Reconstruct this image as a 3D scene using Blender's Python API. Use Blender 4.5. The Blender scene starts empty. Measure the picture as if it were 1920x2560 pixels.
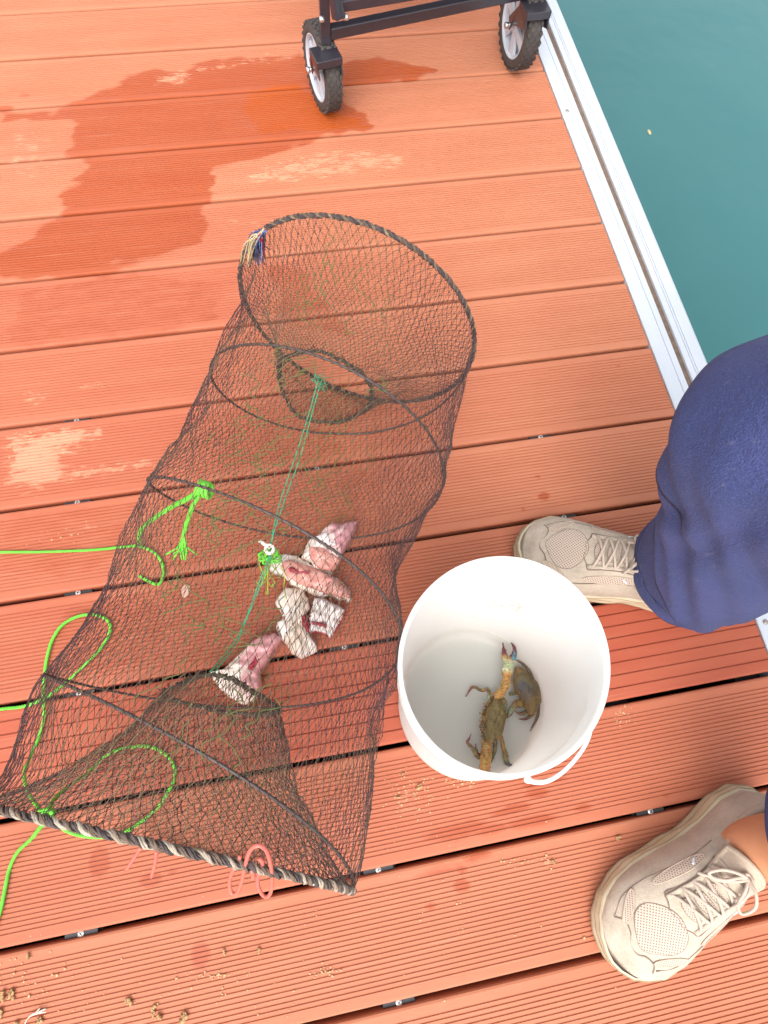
import bpy, bmesh, math, random
import numpy as np
from mathutils import Vector, Matrix

random.seed(7); RNG = np.random.default_rng(7)
S = bpy.context.scene
COL = S.collection
PI = math.pi

# ------------------------------------------------------------------ camera
CAM = np.array([-0.63204437, -1.70940053, 0.88981038])
EUL = (0.348726233, -0.0501832836, -0.176259826)
FPX = 1500.0                       # focal length in pixels of a 2560 px tall frame
cam_d = bpy.data.cameras.new('camera'); cam = bpy.data.objects.new('camera', cam_d); COL.objects.link(cam)
cam.location = CAM; cam.rotation_euler = EUL
cam_d.sensor_fit = 'VERTICAL'; cam_d.sensor_height = 36; cam_d.lens = FPX/2560*36
cam_d.clip_start = 0.02; cam_d.clip_end = 2000
S.camera = cam
S.render.resolution_x = 768; S.render.resolution_y = 1024

# ------------------------------------------------------------------ light
SUN_EL, SUN_AZ = math.radians(54), math.radians(-112)   # azimuth measured from +x towards +y
w = bpy.data.worlds.new('World'); S.world = w; w.use_nodes = True
nt = w.node_tree; bgn = nt.nodes['Background']
sky = nt.nodes.new('ShaderNodeTexSky'); sky.sky_type = 'NISHITA'; sky.sun_disc = False
sky.sun_elevation = SUN_EL; sky.sun_rotation = math.pi/2-SUN_AZ
sky.air_density = 1.0; sky.dust_density = 4.0; sky.ozone_density = 1.0
hs = nt.nodes.new('ShaderNodeHueSaturation'); hs.inputs['Saturation'].default_value = 0.22
nt.links.new(sky.outputs[0], hs.inputs['Color']); nt.links.new(hs.outputs[0], bgn.inputs['Color'])
bgn.inputs['Strength'].default_value = 0.15
sd = bpy.data.lights.new('sun', 'SUN'); sun = bpy.data.objects.new('sun', sd); COL.objects.link(sun)
sd.energy = 0.65; sd.angle = math.radians(60); sd.color = (1, 0.96, 0.9)
dv = Vector((math.cos(SUN_EL)*math.cos(SUN_AZ), math.cos(SUN_EL)*math.sin(SUN_AZ), math.sin(SUN_EL)))
sun.rotation_euler = dv.to_track_quat('Z', 'Y').to_euler()
sun.location = (0, -2, 4)
S.view_settings.view_transform = 'Standard'; S.view_settings.look = 'None'
S.view_settings.exposure = 1.26; S.view_settings.gamma = 1

# ------------------------------------------------------------------ helpers
_cx, _cy, _cz = np.cos(EUL); _sx, _sy, _sz = np.sin(EUL)
ROT = np.array([[_cz,-_sz,0],[_sz,_cz,0],[0,0,1]])@np.array([[_cy,0,_sy],[0,1,0],[-_sy,0,_cy]])@np.array([[1,0,0],[0,_cx,-_sx],[0,_sx,_cx]])
KK = 1920/1659
def at(u, v, z=0.0):
    """world point at height z seen at survey coordinates (u, v) of the photograph (1659 wide)"""
    d = ROT@np.array([(u*KK-960)/FPX, -(v*KK-1280)/FPX, -1.0]); t = (z-CAM[2])/d[2]
    return CAM+t*d

def link(o, parent=None, label=None, cat=None, group=None, kind=None):
    COL.objects.link(o)
    if parent is not None: o.parent = parent
    tag(o, label, cat, group, kind)
    return o
def tag(o, label=None, cat=None, group=None, kind=None):
    if label: o['label'] = label
    if cat: o['category'] = cat
    if group: o['group'] = group
    if kind: o['kind'] = kind
    return o
def empty(name, label, cat, loc=(0, 0, 0), group=None, rz=0):
    o = bpy.data.objects.new(name, None); o.empty_display_size = .02
    link(o, None, label, cat, group); o.location = loc; o.rotation_euler = (0, 0, rz)
    return o

class MB:
    """collects vertices and faces"""
    def __init__(s): s.v = []; s.f = []; s.n = 0; s.attr = []
    def add(s, v, f, col=None):
        v = np.asarray(v, float).reshape(-1, 3)
        s.v.append(v); s.f += [tuple(i+s.n for i in q) for q in f]; s.n += len(v)
        s.attr.append(np.tile(np.array(col if col is not None else (1, 1, 1)), (len(v), 1)) if col is None or np.ndim(col) == 1 else np.asarray(col))
        return s
    def build(s, name, m, parent=None, smooth=True, local=True, **k):
        me = bpy.data.meshes.new(name)
        V = np.concatenate(s.v)
        if parent is not None and local == 'world':
            inv = np.array(parent_matrix(parent).inverted()); V = V@inv[:3, :3].T+inv[:3, 3]
        me.from_pydata(V.tolist(), [], s.f); me.update()
        a = me.color_attributes.new('tint', 'FLOAT_COLOR', 'POINT')
        c = np.concatenate(s.attr); c = np.concatenate([c, np.ones((len(c), 1))], 1).astype(np.float32)
        a.data.foreach_set('color', c.ravel())
        for mm in (m if isinstance(m, (list, tuple)) else [m]): me.materials.append(mm)
        if smooth: me.polygons.foreach_set('use_smooth', [True]*len(me.polygons))
        o = bpy.data.objects.new(name, me)
        return link(o, parent, k.get('label'), k.get('cat'), k.get('group'), k.get('kind'))
def parent_matrix(p):
    M = Matrix.Translation(p.location)@p.rotation_euler.to_matrix().to_4x4()
    return parent_matrix(p.parent)@M if p.parent else M

def spline(pts, n=8, closed=False):
    P = np.asarray(pts, float); m = len(P); out = []
    rng_ = range(m if closed else m-1)
    for i in rng_:
        if closed: a, b, c, d = P[(i-1) % m], P[i], P[(i+1) % m], P[(i+2) % m]
        else:
            b, c = P[i], P[i+1]; a = P[i-1] if i > 0 else 2*b-c; d = P[i+2] if i+2 < m else 2*c-b
        for k in range(n):
            f = k/n; out.append(.5*(2*b+(c-a)*f+(2*a-5*b+4*c-d)*f*f+(-a+3*b-3*c+d)*f**3))
    if not closed: out.append(P[-1])
    return np.array(out)
def frames(P, closed=False):
    n = len(P)
    T = np.roll(P, -1, 0)-np.roll(P, 1, 0)
    if not closed: T[0] = P[1]-P[0]; T[-1] = P[-1]-P[-2]
    T /= np.maximum(np.linalg.norm(T, axis=1, keepdims=True), 1e-9)
    N = np.zeros_like(P); r = np.array([0, 0, 1.]) if abs(T[0][2]) < .9 else np.array([1., 0, 0])
    for i in range(n):
        r = r-T[i]*np.dot(r, T[i]); r /= max(np.linalg.norm(r), 1e-9); N[i] = r
    return T, N, np.cross(T, N)
def tube(P, r, sides=8, closed=False, flat=1.0):
    P = np.asarray(P, float); n = len(P); T, N, B = frames(P, closed)
    r = np.broadcast_to(np.asarray(r, float), (n,))
    a = np.linspace(0, 2*PI, sides, endpoint=False)
    V = P[:, None]+r[:, None, None]*(np.cos(a)[None, :, None]*N[:, None]*flat+np.sin(a)[None, :, None]*B[:, None])
    f = []
    for i in range(n if closed else n-1):
        j = (i+1) % n
        for k in range(sides):
            l = (k+1) % sides; f.append((i*sides+k, i*sides+l, j*sides+l, j*sides+k))
    if not closed:
        f.append(tuple(range(sides))[::-1]); f.append(tuple((n-1)*sides+k for k in range(sides)))
    return V.reshape(-1, 3), f
def twist(P, strands, R, r, pitch, closed=False, sides=6, phase=0, jit=0.0):
    """strand centre lines wound round the path P"""
    T, N, B = frames(P, closed); L = np.r_[0, np.cumsum(np.linalg.norm(np.diff(P, axis=0), axis=1))]
    if closed:
        tot = L[-1]+np.linalg.norm(P[0]-P[-1]); pitch = tot/max(1, round(tot/pitch))
    out = []
    for k in range(strands):
        a = 2*PI*(L/pitch+k/strands)+phase
        rr = R*(1+jit*np.sin(L*170+k*2)+jit*np.sin(L*67+k))
        out.append(P+rr[:, None]*(np.cos(a)[:, None]*N+np.sin(a)[:, None]*B))
    return out
def box(c, s, rz=0, R=None):
    x, y, z = s[0]/2, s[1]/2, s[2]/2
    V = np.array([(a*x, b*y, d*z) for a in (-1, 1) for b in (-1, 1) for d in (-1, 1)])
    if R is None:
        R = np.array([[math.cos(rz), -math.sin(rz), 0], [math.sin(rz), math.cos(rz), 0], [0, 0, 1]])
    return V@R.T+np.array(c), [(0,1,3,2),(4,6,7,5),(0,4,5,1),(2,3,7,6),(0,2,6,4),(1,5,7,3)]
def bar(a, b, w, h, up=(0, 0, 1)):
    a, b = np.array(a, float), np.array(b, float); d = b-a; L = np.linalg.norm(d); d /= L
    s = np.cross(up, d); s /= np.linalg.norm(s); u = np.cross(d, s)
    return box((a+b)/2, (L, w, h), R=np.stack([d, s, u], 1))
def bevel(o, wd=.0015, seg=2):
    m = o.modifiers.new('bevel', 'BEVEL'); m.width = wd; m.segments = seg; m.limit_method = 'ANGLE'; return o
def grid_faces(n, m, wrap=False):
    return [(i*m+j, i*m+(j+1) % m, (i+1)*m+(j+1) % m, (i+1)*m+j) for i in range(n-1) for j in range(m if wrap else m-1)]
def noise2(x, y, seed=0):
    r = np.random.default_rng(seed); o = np.zeros_like(np.asarray(x, float))
    for k in range(7):
        a = r.uniform(0, 2*PI); f = r.uniform(.6, 2.4); p = r.uniform(0, 6.3)
        o = o+np.sin(f*(np.cos(a)*x+np.sin(a)*y)+p)
    return o/3.0

# ------------------------------------------------------------------ materials
def nodes(name):
    m = bpy.data.materials.new(name); m.use_nodes = True; t = m.node_tree; b = t.nodes['Principled BSDF']; return m, t, b
def noise_node(t, scale, detail=4, vec=None, rough=.6):
    n = t.nodes.new('ShaderNodeTexNoise'); n.inputs['Scale'].default_value = scale; n.inputs['Detail'].default_value = detail; n.inputs['Roughness'].default_value = rough
    if vec is not None: t.links.new(vec, n.inputs['Vector'])
    return n.outputs['Fac']
def ramp(t, fac, stops):
    r = t.nodes.new('ShaderNodeValToRGB'); e = r.color_ramp.elements
    while len(e) < len(stops): e.new(.5)
    for q, (p, c) in zip(e, stops): q.position = p; q.color = (*c, 1) if len(c) == 3 else c
    t.links.new(fac, r.inputs[0]); return r.outputs[0]
def mixc(t, fac, a, b, mode='MIX'):
    m = t.nodes.new('ShaderNodeMix'); m.data_type = 'RGBA'; m.blend_type = mode; m.clamp_factor = True
    for k, x in ((0, fac), (6, a), (7, b)):
        if isinstance(x, (int, float)): m.inputs[k].default_value = x
        elif isinstance(x, tuple): m.inputs[k].default_value = (*x, 1)
        else: t.links.new(x, m.inputs[k])
    return m.outputs[2]
def mth(t, op, a, b=0.0, c=0.0, clamp=False):
    m = t.nodes.new('ShaderNodeMath'); m.operation = op; m.use_clamp = clamp
    for k, x in enumerate((a, b, c)):
        if isinstance(x, (int, float)): m.inputs[k].default_value = x
        else: t.links.new(x, m.inputs[k])
    return m.outputs[0]
def coord(t, kind='Object', scale=None):
    c = t.nodes.new('ShaderNodeTexCoord'); o = c.outputs[kind]
    if scale:
        mp = t.nodes.new('ShaderNodeMapping'); mp.inputs['Scale'].default_value = scale; t.links.new(o, mp.inputs[0]); o = mp.outputs[0]
    return o
def bump(t, b, h, strength=.3, dist=.002):
    n = t.nodes.new('ShaderNodeBump'); n.inputs['Strength'].default_value = strength; n.inputs['Distance'].default_value = dist
    t.links.new(h, n.inputs['Height']); t.links.new(n.outputs[0], b.inputs['Normal'])
def mat(name, c1, c2=None, scale=30, rough=.6, bmp=0, bscale=None, metal=0, spec=None, sub=0, tint=False, coat=0, trans=0, sheen=0):
    m, t, b = nodes(name)
    v = coord(t)
    c2 = c2 or tuple(x*.8 for x in c1)
    f = noise_node(t, scale, 5, v)
    col = ramp(t, f, [(.3, c1), (.7, c2)])
    if tint:
        a = t.nodes.new('ShaderNodeAttribute'); a.attribute_name = 'tint'; col = mixc(t, 1.0, col, a.outputs['Color'], 'MULTIPLY')
    t.links.new(col, b.inputs['Base Color'])
    b.inputs['Roughness'].default_value = rough; b.inputs['Metallic'].default_value = metal
    if spec is not None: b.inputs['Specular IOR Level'].default_value = spec
    if sub: b.inputs['Subsurface Weight'].default_value = sub; b.inputs['Subsurface Radius'].default_value = (.01, .005, .003); b.inputs['Subsurface Scale'].default_value = .5
    if coat: b.inputs['Coat Weight'].default_value = coat; b.inputs['Coat Roughness'].default_value = .15
    if sheen: b.inputs['Sheen Weight'].default_value = sheen; b.inputs['Sheen Roughness'].default_value = .4
    if bmp: bump(t, b, noise_node(t, bscale or scale*3, 4, v), bmp, .001)
    return m

def deck_material():
    m, t, b = nodes('deck composite')
    v = coord(t, 'Object'); vs = coord(t, 'Object', (3, 30, 30)); vf = coord(t, 'Object', (60, 420, 420))
    a = t.nodes.new('ShaderNodeAttribute'); a.attribute_name = 'tint'
    sep = t.nodes.new('ShaderNodeSeparateColor'); t.links.new(a.outputs['Color'], sep.inputs[0])
    wet, salt, tone = sep.outputs[0], sep.outputs[1], sep.outputs[2]
    n1 = noise_node(t, 1.0, 6, coord(t, 'Object', (22, 60, 60)), .7)
    n2 = noise_node(t, 1.0, 5, vs)
    n3 = noise_node(t, 1.0, 3, vf)
    n4 = noise_node(t, 2.2, 3, v)
    wf = mth(t, 'ADD', wet, mth(t, 'MULTIPLY', mth(t, 'SUBTRACT', n1, .5), .55))
    wm = mth(t, 'MULTIPLY', mth(t, 'SUBTRACT', wf, .40), 3.6, clamp=True)
    deep = mth(t, 'MULTIPLY', mth(t, 'SUBTRACT', wf, .8), 3.0, clamp=True)
    dry = ramp(t, n2, [(.25, (.425, .150, .077)), (.75, (.50, .200, .112))])
    dry = mixc(t, mth(t, 'MULTIPLY', n4, .5), dry, (.46, .145, .066))
    dry = mixc(t, mth(t, 'MULTIPLY', n3, .35), dry, (.55, .25, .145))
    wetc = ramp(t, n2, [(.3, (.365, .078, .030)), (.7, (.395, .098, .040))])
    wetc = mixc(t, deep, wetc, (.40, .078, .014))
    red = ramp(t, n2, [(.3, (.375, .078, .040)), (.7, (.42, .105, .056))])
    dry = mixc(t, tone, dry, red)
    wetc = mixc(t, mth(t, 'MULTIPLY', tone, .45), wetc, (.27, .048, .020))
    col = mixc(t, wm, dry, wetc)
    n5 = noise_node(t, 1.0, 6, coord(t, 'Object', (45, 150, 150)), .72)
    sm = mth(t, 'MULTIPLY', mth(t, 'SUBTRACT', mth(t, 'ADD', mth(t, 'MULTIPLY', salt, 1.05), mth(t, 'ADD', mth(t, 'MULTIPLY', mth(t, 'SUBTRACT', n1, .5), 1.1), mth(t, 'MULTIPLY', mth(t, 'SUBTRACT', n5, .5), 1.5))), .62), 5.0, clamp=True)
    sm = mth(t, 'MULTIPLY', sm, mth(t, 'GREATER_THAN', salt, .04))
    col = mixc(t, mth(t, 'MULTIPLY', sm, .60), col, (.64, .37, .23))
    sc = noise_node(t, 1.0, 4, coord(t, 'Object', (5, 260, 260)), .65)
    col = mixc(t, mth(t, 'MULTIPLY', mth(t, 'SUBTRACT', sc, .60), 2.2, clamp=True), col, (.60, .33, .22))
    gr = noise_node(t, 1.0, 4, coord(t, 'Object', (2.6, 5.5, 5)), .6)
    col = mixc(t, mth(t, 'MULTIPLY', mth(t, 'SUBTRACT', gr, .42), 1.1, clamp=True), col, (.40, .115, .060))
    t.links.new(col, b.inputs['Base Color'])
    rg = mth(t, 'SUBTRACT', .62, mth(t, 'MULTIPLY', wm, .24))
    t.links.new(rg, b.inputs['Roughness']); b.inputs['Specular IOR Level'].default_value = .28
    bump(t, b, n3, .25, .0006)
    return m

M_deck = deck_material()
M_dark = mat('joist and gap shade black', (.02, .018, .02), rough=.8)  # joists, and the slab that stands in for shade under the gaps
M_clip = mat('clip plastic', (.035, .032, .035), rough=.5)
M_screw = mat('screw steel', (.75, .75, .72), (.55, .55, .53), 200, .35, metal=.6)
M_alu = mat('anodised aluminium', (.60, .63, .68), (.54, .58, .64), 8, .45, metal=.15)
M_brush = mat('seal brush', (.13, .085, .06), (.22, .15, .11), 120, .95, .6, 500)
M_tan = mat('weathered lip', (.62, .52, .40), rough=.6)

# ------------------------------------------------------------------ water (the ground sheet of this scene)
def water():
    m, t, b = nodes('harbour water'); v = coord(t)
    f = noise_node(t, .8, 4, v)
    t.links.new(ramp(t, f, [(.3, (.040, .135, .142)), (.7, (.050, .155, .162))]), b.inputs['Base Color'])
    b.inputs['Roughness'].default_value = .12; b.inputs['IOR'].default_value = 1.33
    bump(t, b, noise_node(t, 3.5, 3, v), .25, .03)
    mb = MB(); L = 600; n = 24
    g = np.sign(np.linspace(-1, 1, n))*np.abs(np.linspace(-1, 1, n))**3*L
    X, Y = np.meshgrid(g, g, indexing='ij'); V = np.stack([X, Y, np.full_like(X, -.48)], -1)
    mb.add(V, grid_faces(n, n)); mb.build('water', m, kind='structure', label='calm teal harbour water beyond the deck edge')
water()

# ------------------------------------------------------------------ deck
BW = .145; GAP = .0062; TH = .024
X0, X1 = -3.2, -0.0015
def sdf_poly(px, py, poly):
    poly = np.asarray(poly); n = len(poly); d = np.full(px.shape, 1e9); ins = np.zeros(px.shape, bool)
    for i in range(n):
        a = poly[i]; b = poly[(i+1) % n]; e = b-a; L2 = (e**2).sum()+1e-12
        t_ = np.clip(((px-a[0])*e[0]+(py-a[1])*e[1])/L2, 0, 1)
        d = np.minimum(d, np.hypot(px-a[0]-t_*e[0], py-a[1]-t_*e[1]))
        c = ((a[1] > py) != (b[1] > py)) & (px < (b[0]-a[0])*(py-a[1])/(b[1]-a[1]+1e-12)+a[0]); ins ^= c
    return np.where(ins, d, -d)
def wpoly(p): return np.array([at(u, v)[:2] for u, v in p])
WET = [   # outline in survey coordinates, strength
 ([(175,200),(250,176),(310,160),(400,160),(425,135),(500,122),(575,115),(650,105),(700,110),(745,215),(800,277),(740,285),(700,300),(640,315),(560,345),(470,375),(450,440),(430,520),(330,560),(180,590),(0,600),(0,545),(65,510),(75,485),(125,450),(130,415),(165,395),(200,365),(185,345),(130,330),(145,320),(140,290),(150,262),(0,268),(0,240),(120,243),(150,218)], .82),
 ([(540,185),(640,165),(700,240),(800,277),(700,290),(560,300),(520,240)], 1.35),
 ([(745,140),(800,128),(880,130),(930,150),(880,172),(800,185),(740,190)], .95),
 ([(0,620),(430,590),(520,600),(470,690),(350,735),(0,760)], .50),
 ([(430,950),(560,900),(720,930),(840,1040),(880,1180),(850,1320),(760,1400),(560,1430),(420,1440),(360,1330),(330,1180)], .46),
 ([(560,560),(640,570),(730,660),(800,760),(700,720),(600,680)], .55),
 ([(0,1100),(140,1085),(300,1075),(300,1180),(200,1230),(90,1255),(0,1240)], .48),
 ([(120,1290),(330,1250),(380,1350),(240,1460),(120,1470)], .5),
 ([(905,1480),(960,1430),(1100,1380),(1400,1300),(1659,1400),(1659,1470),(1340,1520)], .0),
]
DROPS = [(981,1796,86,19,1),(1060,1792,40,10,1),(1150,1776,66,14,1),(1116,1745,38,10,1),(1259,1745,30,9,1),(950,1878,95,12,1),(1036,1852,42,11,1),(998,1914,22,16,1),(1179,1688,60,6,1),(700,1540,30,8,.9),(760,1500,20,9,.9),(1240,1620,20,6,.8),(215,1865,24,34,1),(325,1900,26,14,1),(372,1882,14,9,.9),(238,1815,10,6,.8),(432,2062,26,36,1),(1175,1072,16,12,1),(1130,1100,9,6,.8),(560,1990,8,6,.9),(415,1945,7,6,.9),(345,1955,8,6,.7),(300,1990,9,5,.7),(930,1958,16,9,.9),(1000,1880,16,12,.9),(1050,1845,14,9,.8),(985,1845,30,9,.8),(1085,1755,40,8,.9),(1160,1715,30,10,.9),(1440,1722,16,9,.9),(1540,1735,22,8,.8),(1160,1030,10,6,.8),(80,115,9,6,.7),(120,130,30,6,.8),(55,205,20,8,.7),(440,2020,9,6,.9),(520,2180,10,7,.7),(900,1590,14,10,.8),(545,1955,6,5,.8),(1335,790,9,5,.7),(1395,1290,30,6,.6),(1560,1400,20,9,.6),(220,2150,7,6,.6),(660,1975,8,6,.8),(735,1938,7,5,.8),(800,1960,9,6,.7)]
SALT = [([(0,560),(140,545),(260,555),(480,560),(500,570),(300,590),(100,600),(0,605)], .35), ([(480,395),(560,350),(660,320),(740,310),(900,320),(880,370),(700,400),(560,410)], .7),
 ([(430,450),(560,440),(640,470),(600,520),(450,500)], .5), ([(0,930),(180,905),(250,925),(150,1000),(330,985),(360,1010),(200,1040),(60,1075),(0,1060)], .85),
 ([(30,1000),(130,990),(90,1060),(20,1060)], .95), ([(130,1120),(220,1110),(250,1150),(140,1175)], .7), ([(50,850),(110,845),(100,870),(55,872)], .95), ([(170,820),(230,815),(225,838),(170,840)], .9),
 ([(340,150),(520,120),(640,108),(640,135),(440,160),(400,190),(300,195)], .75), ([(0,270),(100,262),(150,290),(120,330),(180,350),(120,395),(60,400),(0,410)], .55),
 ([(850,1700),(900,1670),(910,1740),(870,1770),(840,1750)], .8), ([(1330,1530),(1360,1520),(1365,1560),(1335,1560)], .8), ([(1110,1850),(1200,1840),(1230,1870),(1130,1890)], .8), ([(430,2100),(520,2090),(560,2110),(440,2115)], .7),
 ([(650,2090),(700,2080),(700,2110),(660,2115)], .8), ([(450,395),(480,330),(640,318),(740,330),(600,360)], .4), ([(1010,1690),(1060,1690),(1050,1700),(1010,1705)], .8)]
def deck():
    mb = MB()
    polys = [(wpoly(p), s) for p, s in WET if s > 0]; salts = [(wpoly(p), s) for p, s in SALT]
    dr = []
    for u, v, a, b, s in DROPS:
        c = at(u, v); px = np.linalg.norm(at(u+10, v)-c)/10; dr.append((c[0], c[1], a*px, b*px, s*.80))
    for k in range(-14, 22):
        yt = -k*BW-GAP/2; yb = -(k+1)*BW+GAP/2; wd = yt-yb
        prof = [(yt-.0005, -TH), (yt, -TH+.002), (yt, -.0035), (yt-.001, -.001), (yt-.0035, 0)]
        if k == 11:
            ng, gw, pitch, gd = 7, .0022, .0174, .0022
        else:
            ng, gw, pitch, gd = 21, .0019, .00545, .0013
        off = (wd-(ng-1)*pitch)/2
        for g in range(ng):
            c = yt-off-g*pitch
            prof += [(c+gw/2, 0), (c+gw/2-.0003, -gd), (c-gw/2+.0003, -gd), (c-gw/2, 0)]
        prof += [(yb+.0035, 0), (yb+.001, -.001), (yb, -.0035), (yb, -TH+.002), (yb+.0005, -TH)]
        prof = np.array(prof); np_ = len(prof)
        if -1 <= k <= 14: xs = np.r_[X0, np.arange(-1.75, -.004, .008), X1]
        else: xs = np.array([X0, X1])
        X = np.repeat(xs, np_); Y = np.tile(prof[:, 0], len(xs)); Z = np.tile(prof[:, 1], len(xs))
        Z = Z+.0006*math.sin(k*2.3)
        wet = np.zeros(len(X)); salt = np.zeros(len(X))
        if len(xs) > 2:
            wob = .012*noise2(X*18, Y*55, 3)+.006*noise2(X*60, Y*170, 5)
            for p, s in polys:
                d = sdf_poly(X, Y, p)+wob
                wet = np.maximum(wet, np.clip(.5+d/.022, 0, 1)*s)
            for cx, cy, a, b, s in dr:
                d = 1-np.sqrt(((X-cx)/a)**2+((Y-cy)/b)**2)+wob*12
                wet = np.maximum(wet, np.clip(.5+d*.9, 0, 1)*s)
            for p, s in salts:
                d = sdf_poly(X, Y, p)
                salt = np.maximum(salt, np.clip(.5+d/.06, 0, 1)*s)
        tone = {5: .3, 6: .55, 7: .5, 8: .5, 9: .5, 10: .45}.get(k, .0)*np.clip((-X-.25)*2.2, 0, 1)+{11: 1.0, 12: .42, 13: .22, 14: .12, 8: .08, 9: .12, 10: .15}.get(k, 0)+.10*math.sin(k*1.7)**2
        tone = np.clip(tone, 0, 1)
        mb.add(np.stack([X, Y, Z], 1), [(i*np_+j, (i+1)*np_+j, (i+1)*np_+j+1, i*np_+j+1) for i in range(len(xs)-1) for j in range(np_-1)]+[tuple(range(np_))[::-1], tuple((len(xs)-1)*np_+j for j in range(np_))],
               np.stack([wet, salt, tone], 1))
    mb.build('deck', M_deck, smooth=False, kind='structure', label='terracotta grooved composite deck boards with damp patches')
    jb = MB()
    for x in (-2.9,-2.51,-2.13,-1.754,-1.377,-1.0,-.625,-.245): jb.add(*box((x, -.6, -TH-.035), (.045, 5.2, .066)))
    jb.add(*box((-.03, -.6, -TH-.12), (.04, 5.2, .24)))
    jb.add(*box((-1.6, -.6, -.22), (3.1, 5.2, .1)))  # dark slab added below so the gaps between boards read black
    jb.build('frame_and_gap_shade', M_dark, smooth=False, kind='structure', label='dark support frame below the deck boards, with an added slab standing in for gap shade')
deck()

# aluminium edge trim: extruded profile along y
def trim():
    e = empty('edge_trim', 'pale aluminium edge trim with a dark seal slot running along the water', 'edge trim', (0, -.6, 0))
    def ext(name, prof, m, **k):
        p = np.array(prof); n = len(p); V = np.concatenate([np.c_[p[:, 0], np.full(n, y), p[:, 1]] for y in (-2.6, 2.6)])
        mb = MB(); mb.add(V, [(j, (j+1) % n, n+(j+1) % n, n+j) for j in range(n)]+[tuple(range(n))[::-1], tuple(range(n, 2*n))]); return mb.build(name, m, e, smooth=False, **k)
    ext('inner_rail', [(.0005,-.05),(.0005,.001),(.0015,.002),(.026,.002),(.0262,.0005),(.0274,.0005),(.0276,.002),(.0385,.002),(.0395,.001),(.0395,-.05)], M_alu)
    ext('seal_brush', [(.0397,-.05),(.0397,-.0035),(.0515,-.0035),(.0515,-.05)], M_brush)
    ext('outer_rail', [(.0517,-.05),(.0517,.001),(.0527,.002),(.062,.002),(.0622,.0005),(.0634,.0005),(.0636,.002),(.0665,.002),(.0667,.0005),(.0679,.0005),(.0681,.002),(.088,.002),(.0925,-.001),(.0935,-.004),(.0935,-.05)], M_alu)
    ext('outer_lip', [(.0937,-.12),(.0937,-.0035),(.0965,-.006),(.0965,-.12)], M_tan)
    for y in (at(1642, 1346)[1]+.6, at(1642, 1346)[1]+1.7):
        mb = MB(); a = np.linspace(0, 2*PI, 16, endpoint=False)
        V = np.concatenate([np.c_[r*np.cos(a)+.013, r*np.sin(a)+y, np.full(16, z)] for r, z in ((.0042,.0021),(.0038,.0036),(.0014,.0042))])
        mb.add(V, grid_faces(3, 16, True)+[tuple(range(32, 48))]); mb.build('screw', mat('trim screw', (.42, .38, .34), rough=.4, metal=.5), e)
trim()

# clips between boards
def clips():
    def head():
        mb = MB(); a = np.linspace(0, 2*PI, 20, endpoint=False)
        V = np.concatenate([np.c_[r*np.cos(a), r*np.sin(a), np.full(20, z)] for r, z in ((.0040,-.0005),(.0040,.0006),(.0036,.0011),(.0012,.0013))])
        mb.add(V, grid_faces(4, 20, True)+[tuple(range(60, 80))], (1,1,1)); return mb
    M_cross = mat('screw recess', (.03, .03, .035), rough=.6)
    rows = {-1.0: 'left', -.625: 'middle', -.245: 'right'}
    proto = None
    info = [(-1.0,13,'black clip with cross screw in the gap at the lower left, below the trap'), (-1.0,11,'dark clip seen through the trap net beside the green rope crossing'), (-1.0,10,'clip in the gap just below the left green rope end'),
            (-1.0,9,'clip in the gap left of the green rope knot'), (-1.0,8,'clip in a narrow gap far left of the trap middle'), (-.625,14,'clip with screw cut by the bottom edge of the photo'),
            (-.625,13,'black clip with bright screw at the lower right end of the trap'), (-.625,11,'clip with screw under the net right beside the meat pieces'), (-.625,9,'clip in the gap under the upper middle of the net'),
            (-.245,13,'black clip with silver screw left of the lower shoe'), (-.245,10,'clip at the gap hidden partly by the bucket rim and upper shoe'), (-.245,9,'clip with screw just above the toe of the upper shoe'), (-.625,6,'clip in the thin gap seen through the upper ring netting')]
    for x, k, lab in info:
        t = empty('deck_clip', lab, 'deck clip', (x-.0, -k*BW, 0), 'clips with screws in the deck gaps')
        if proto is None:
            mb = MB(); mb.add(*box((0, 0, -.009), (.040, GAP-.0004, .004))); mb.add(*box((0, 0, -.018), (.046, GAP+.003, .004)))
            b = bevel(mb.build('clip_body', M_clip, t, smooth=False), .0004, 1)
            h = head().build('screw', M_screw, t); h.location = (0, 0, -.0065)
            c = MB(); c.add(*box((0, 0, .0014), (.0042, .0009, .0006), .7)); c.add(*box((0, 0, .00141), (.0009, .0042, .0006), .7)); c = c.build('cross_slot', M_cross, h, smooth=False)
            proto = (b, h, c)
        else:
            pb, ph, pc = proto
            b = pb.copy(); COL.objects.link(b); b.parent = t
            h = ph.copy(); COL.objects.link(h); h.parent = t
            c = pc.copy(); COL.objects.link(c); c.parent = h
            h.rotation_euler = (0, 0, random.random()*3)
clips()

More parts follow.
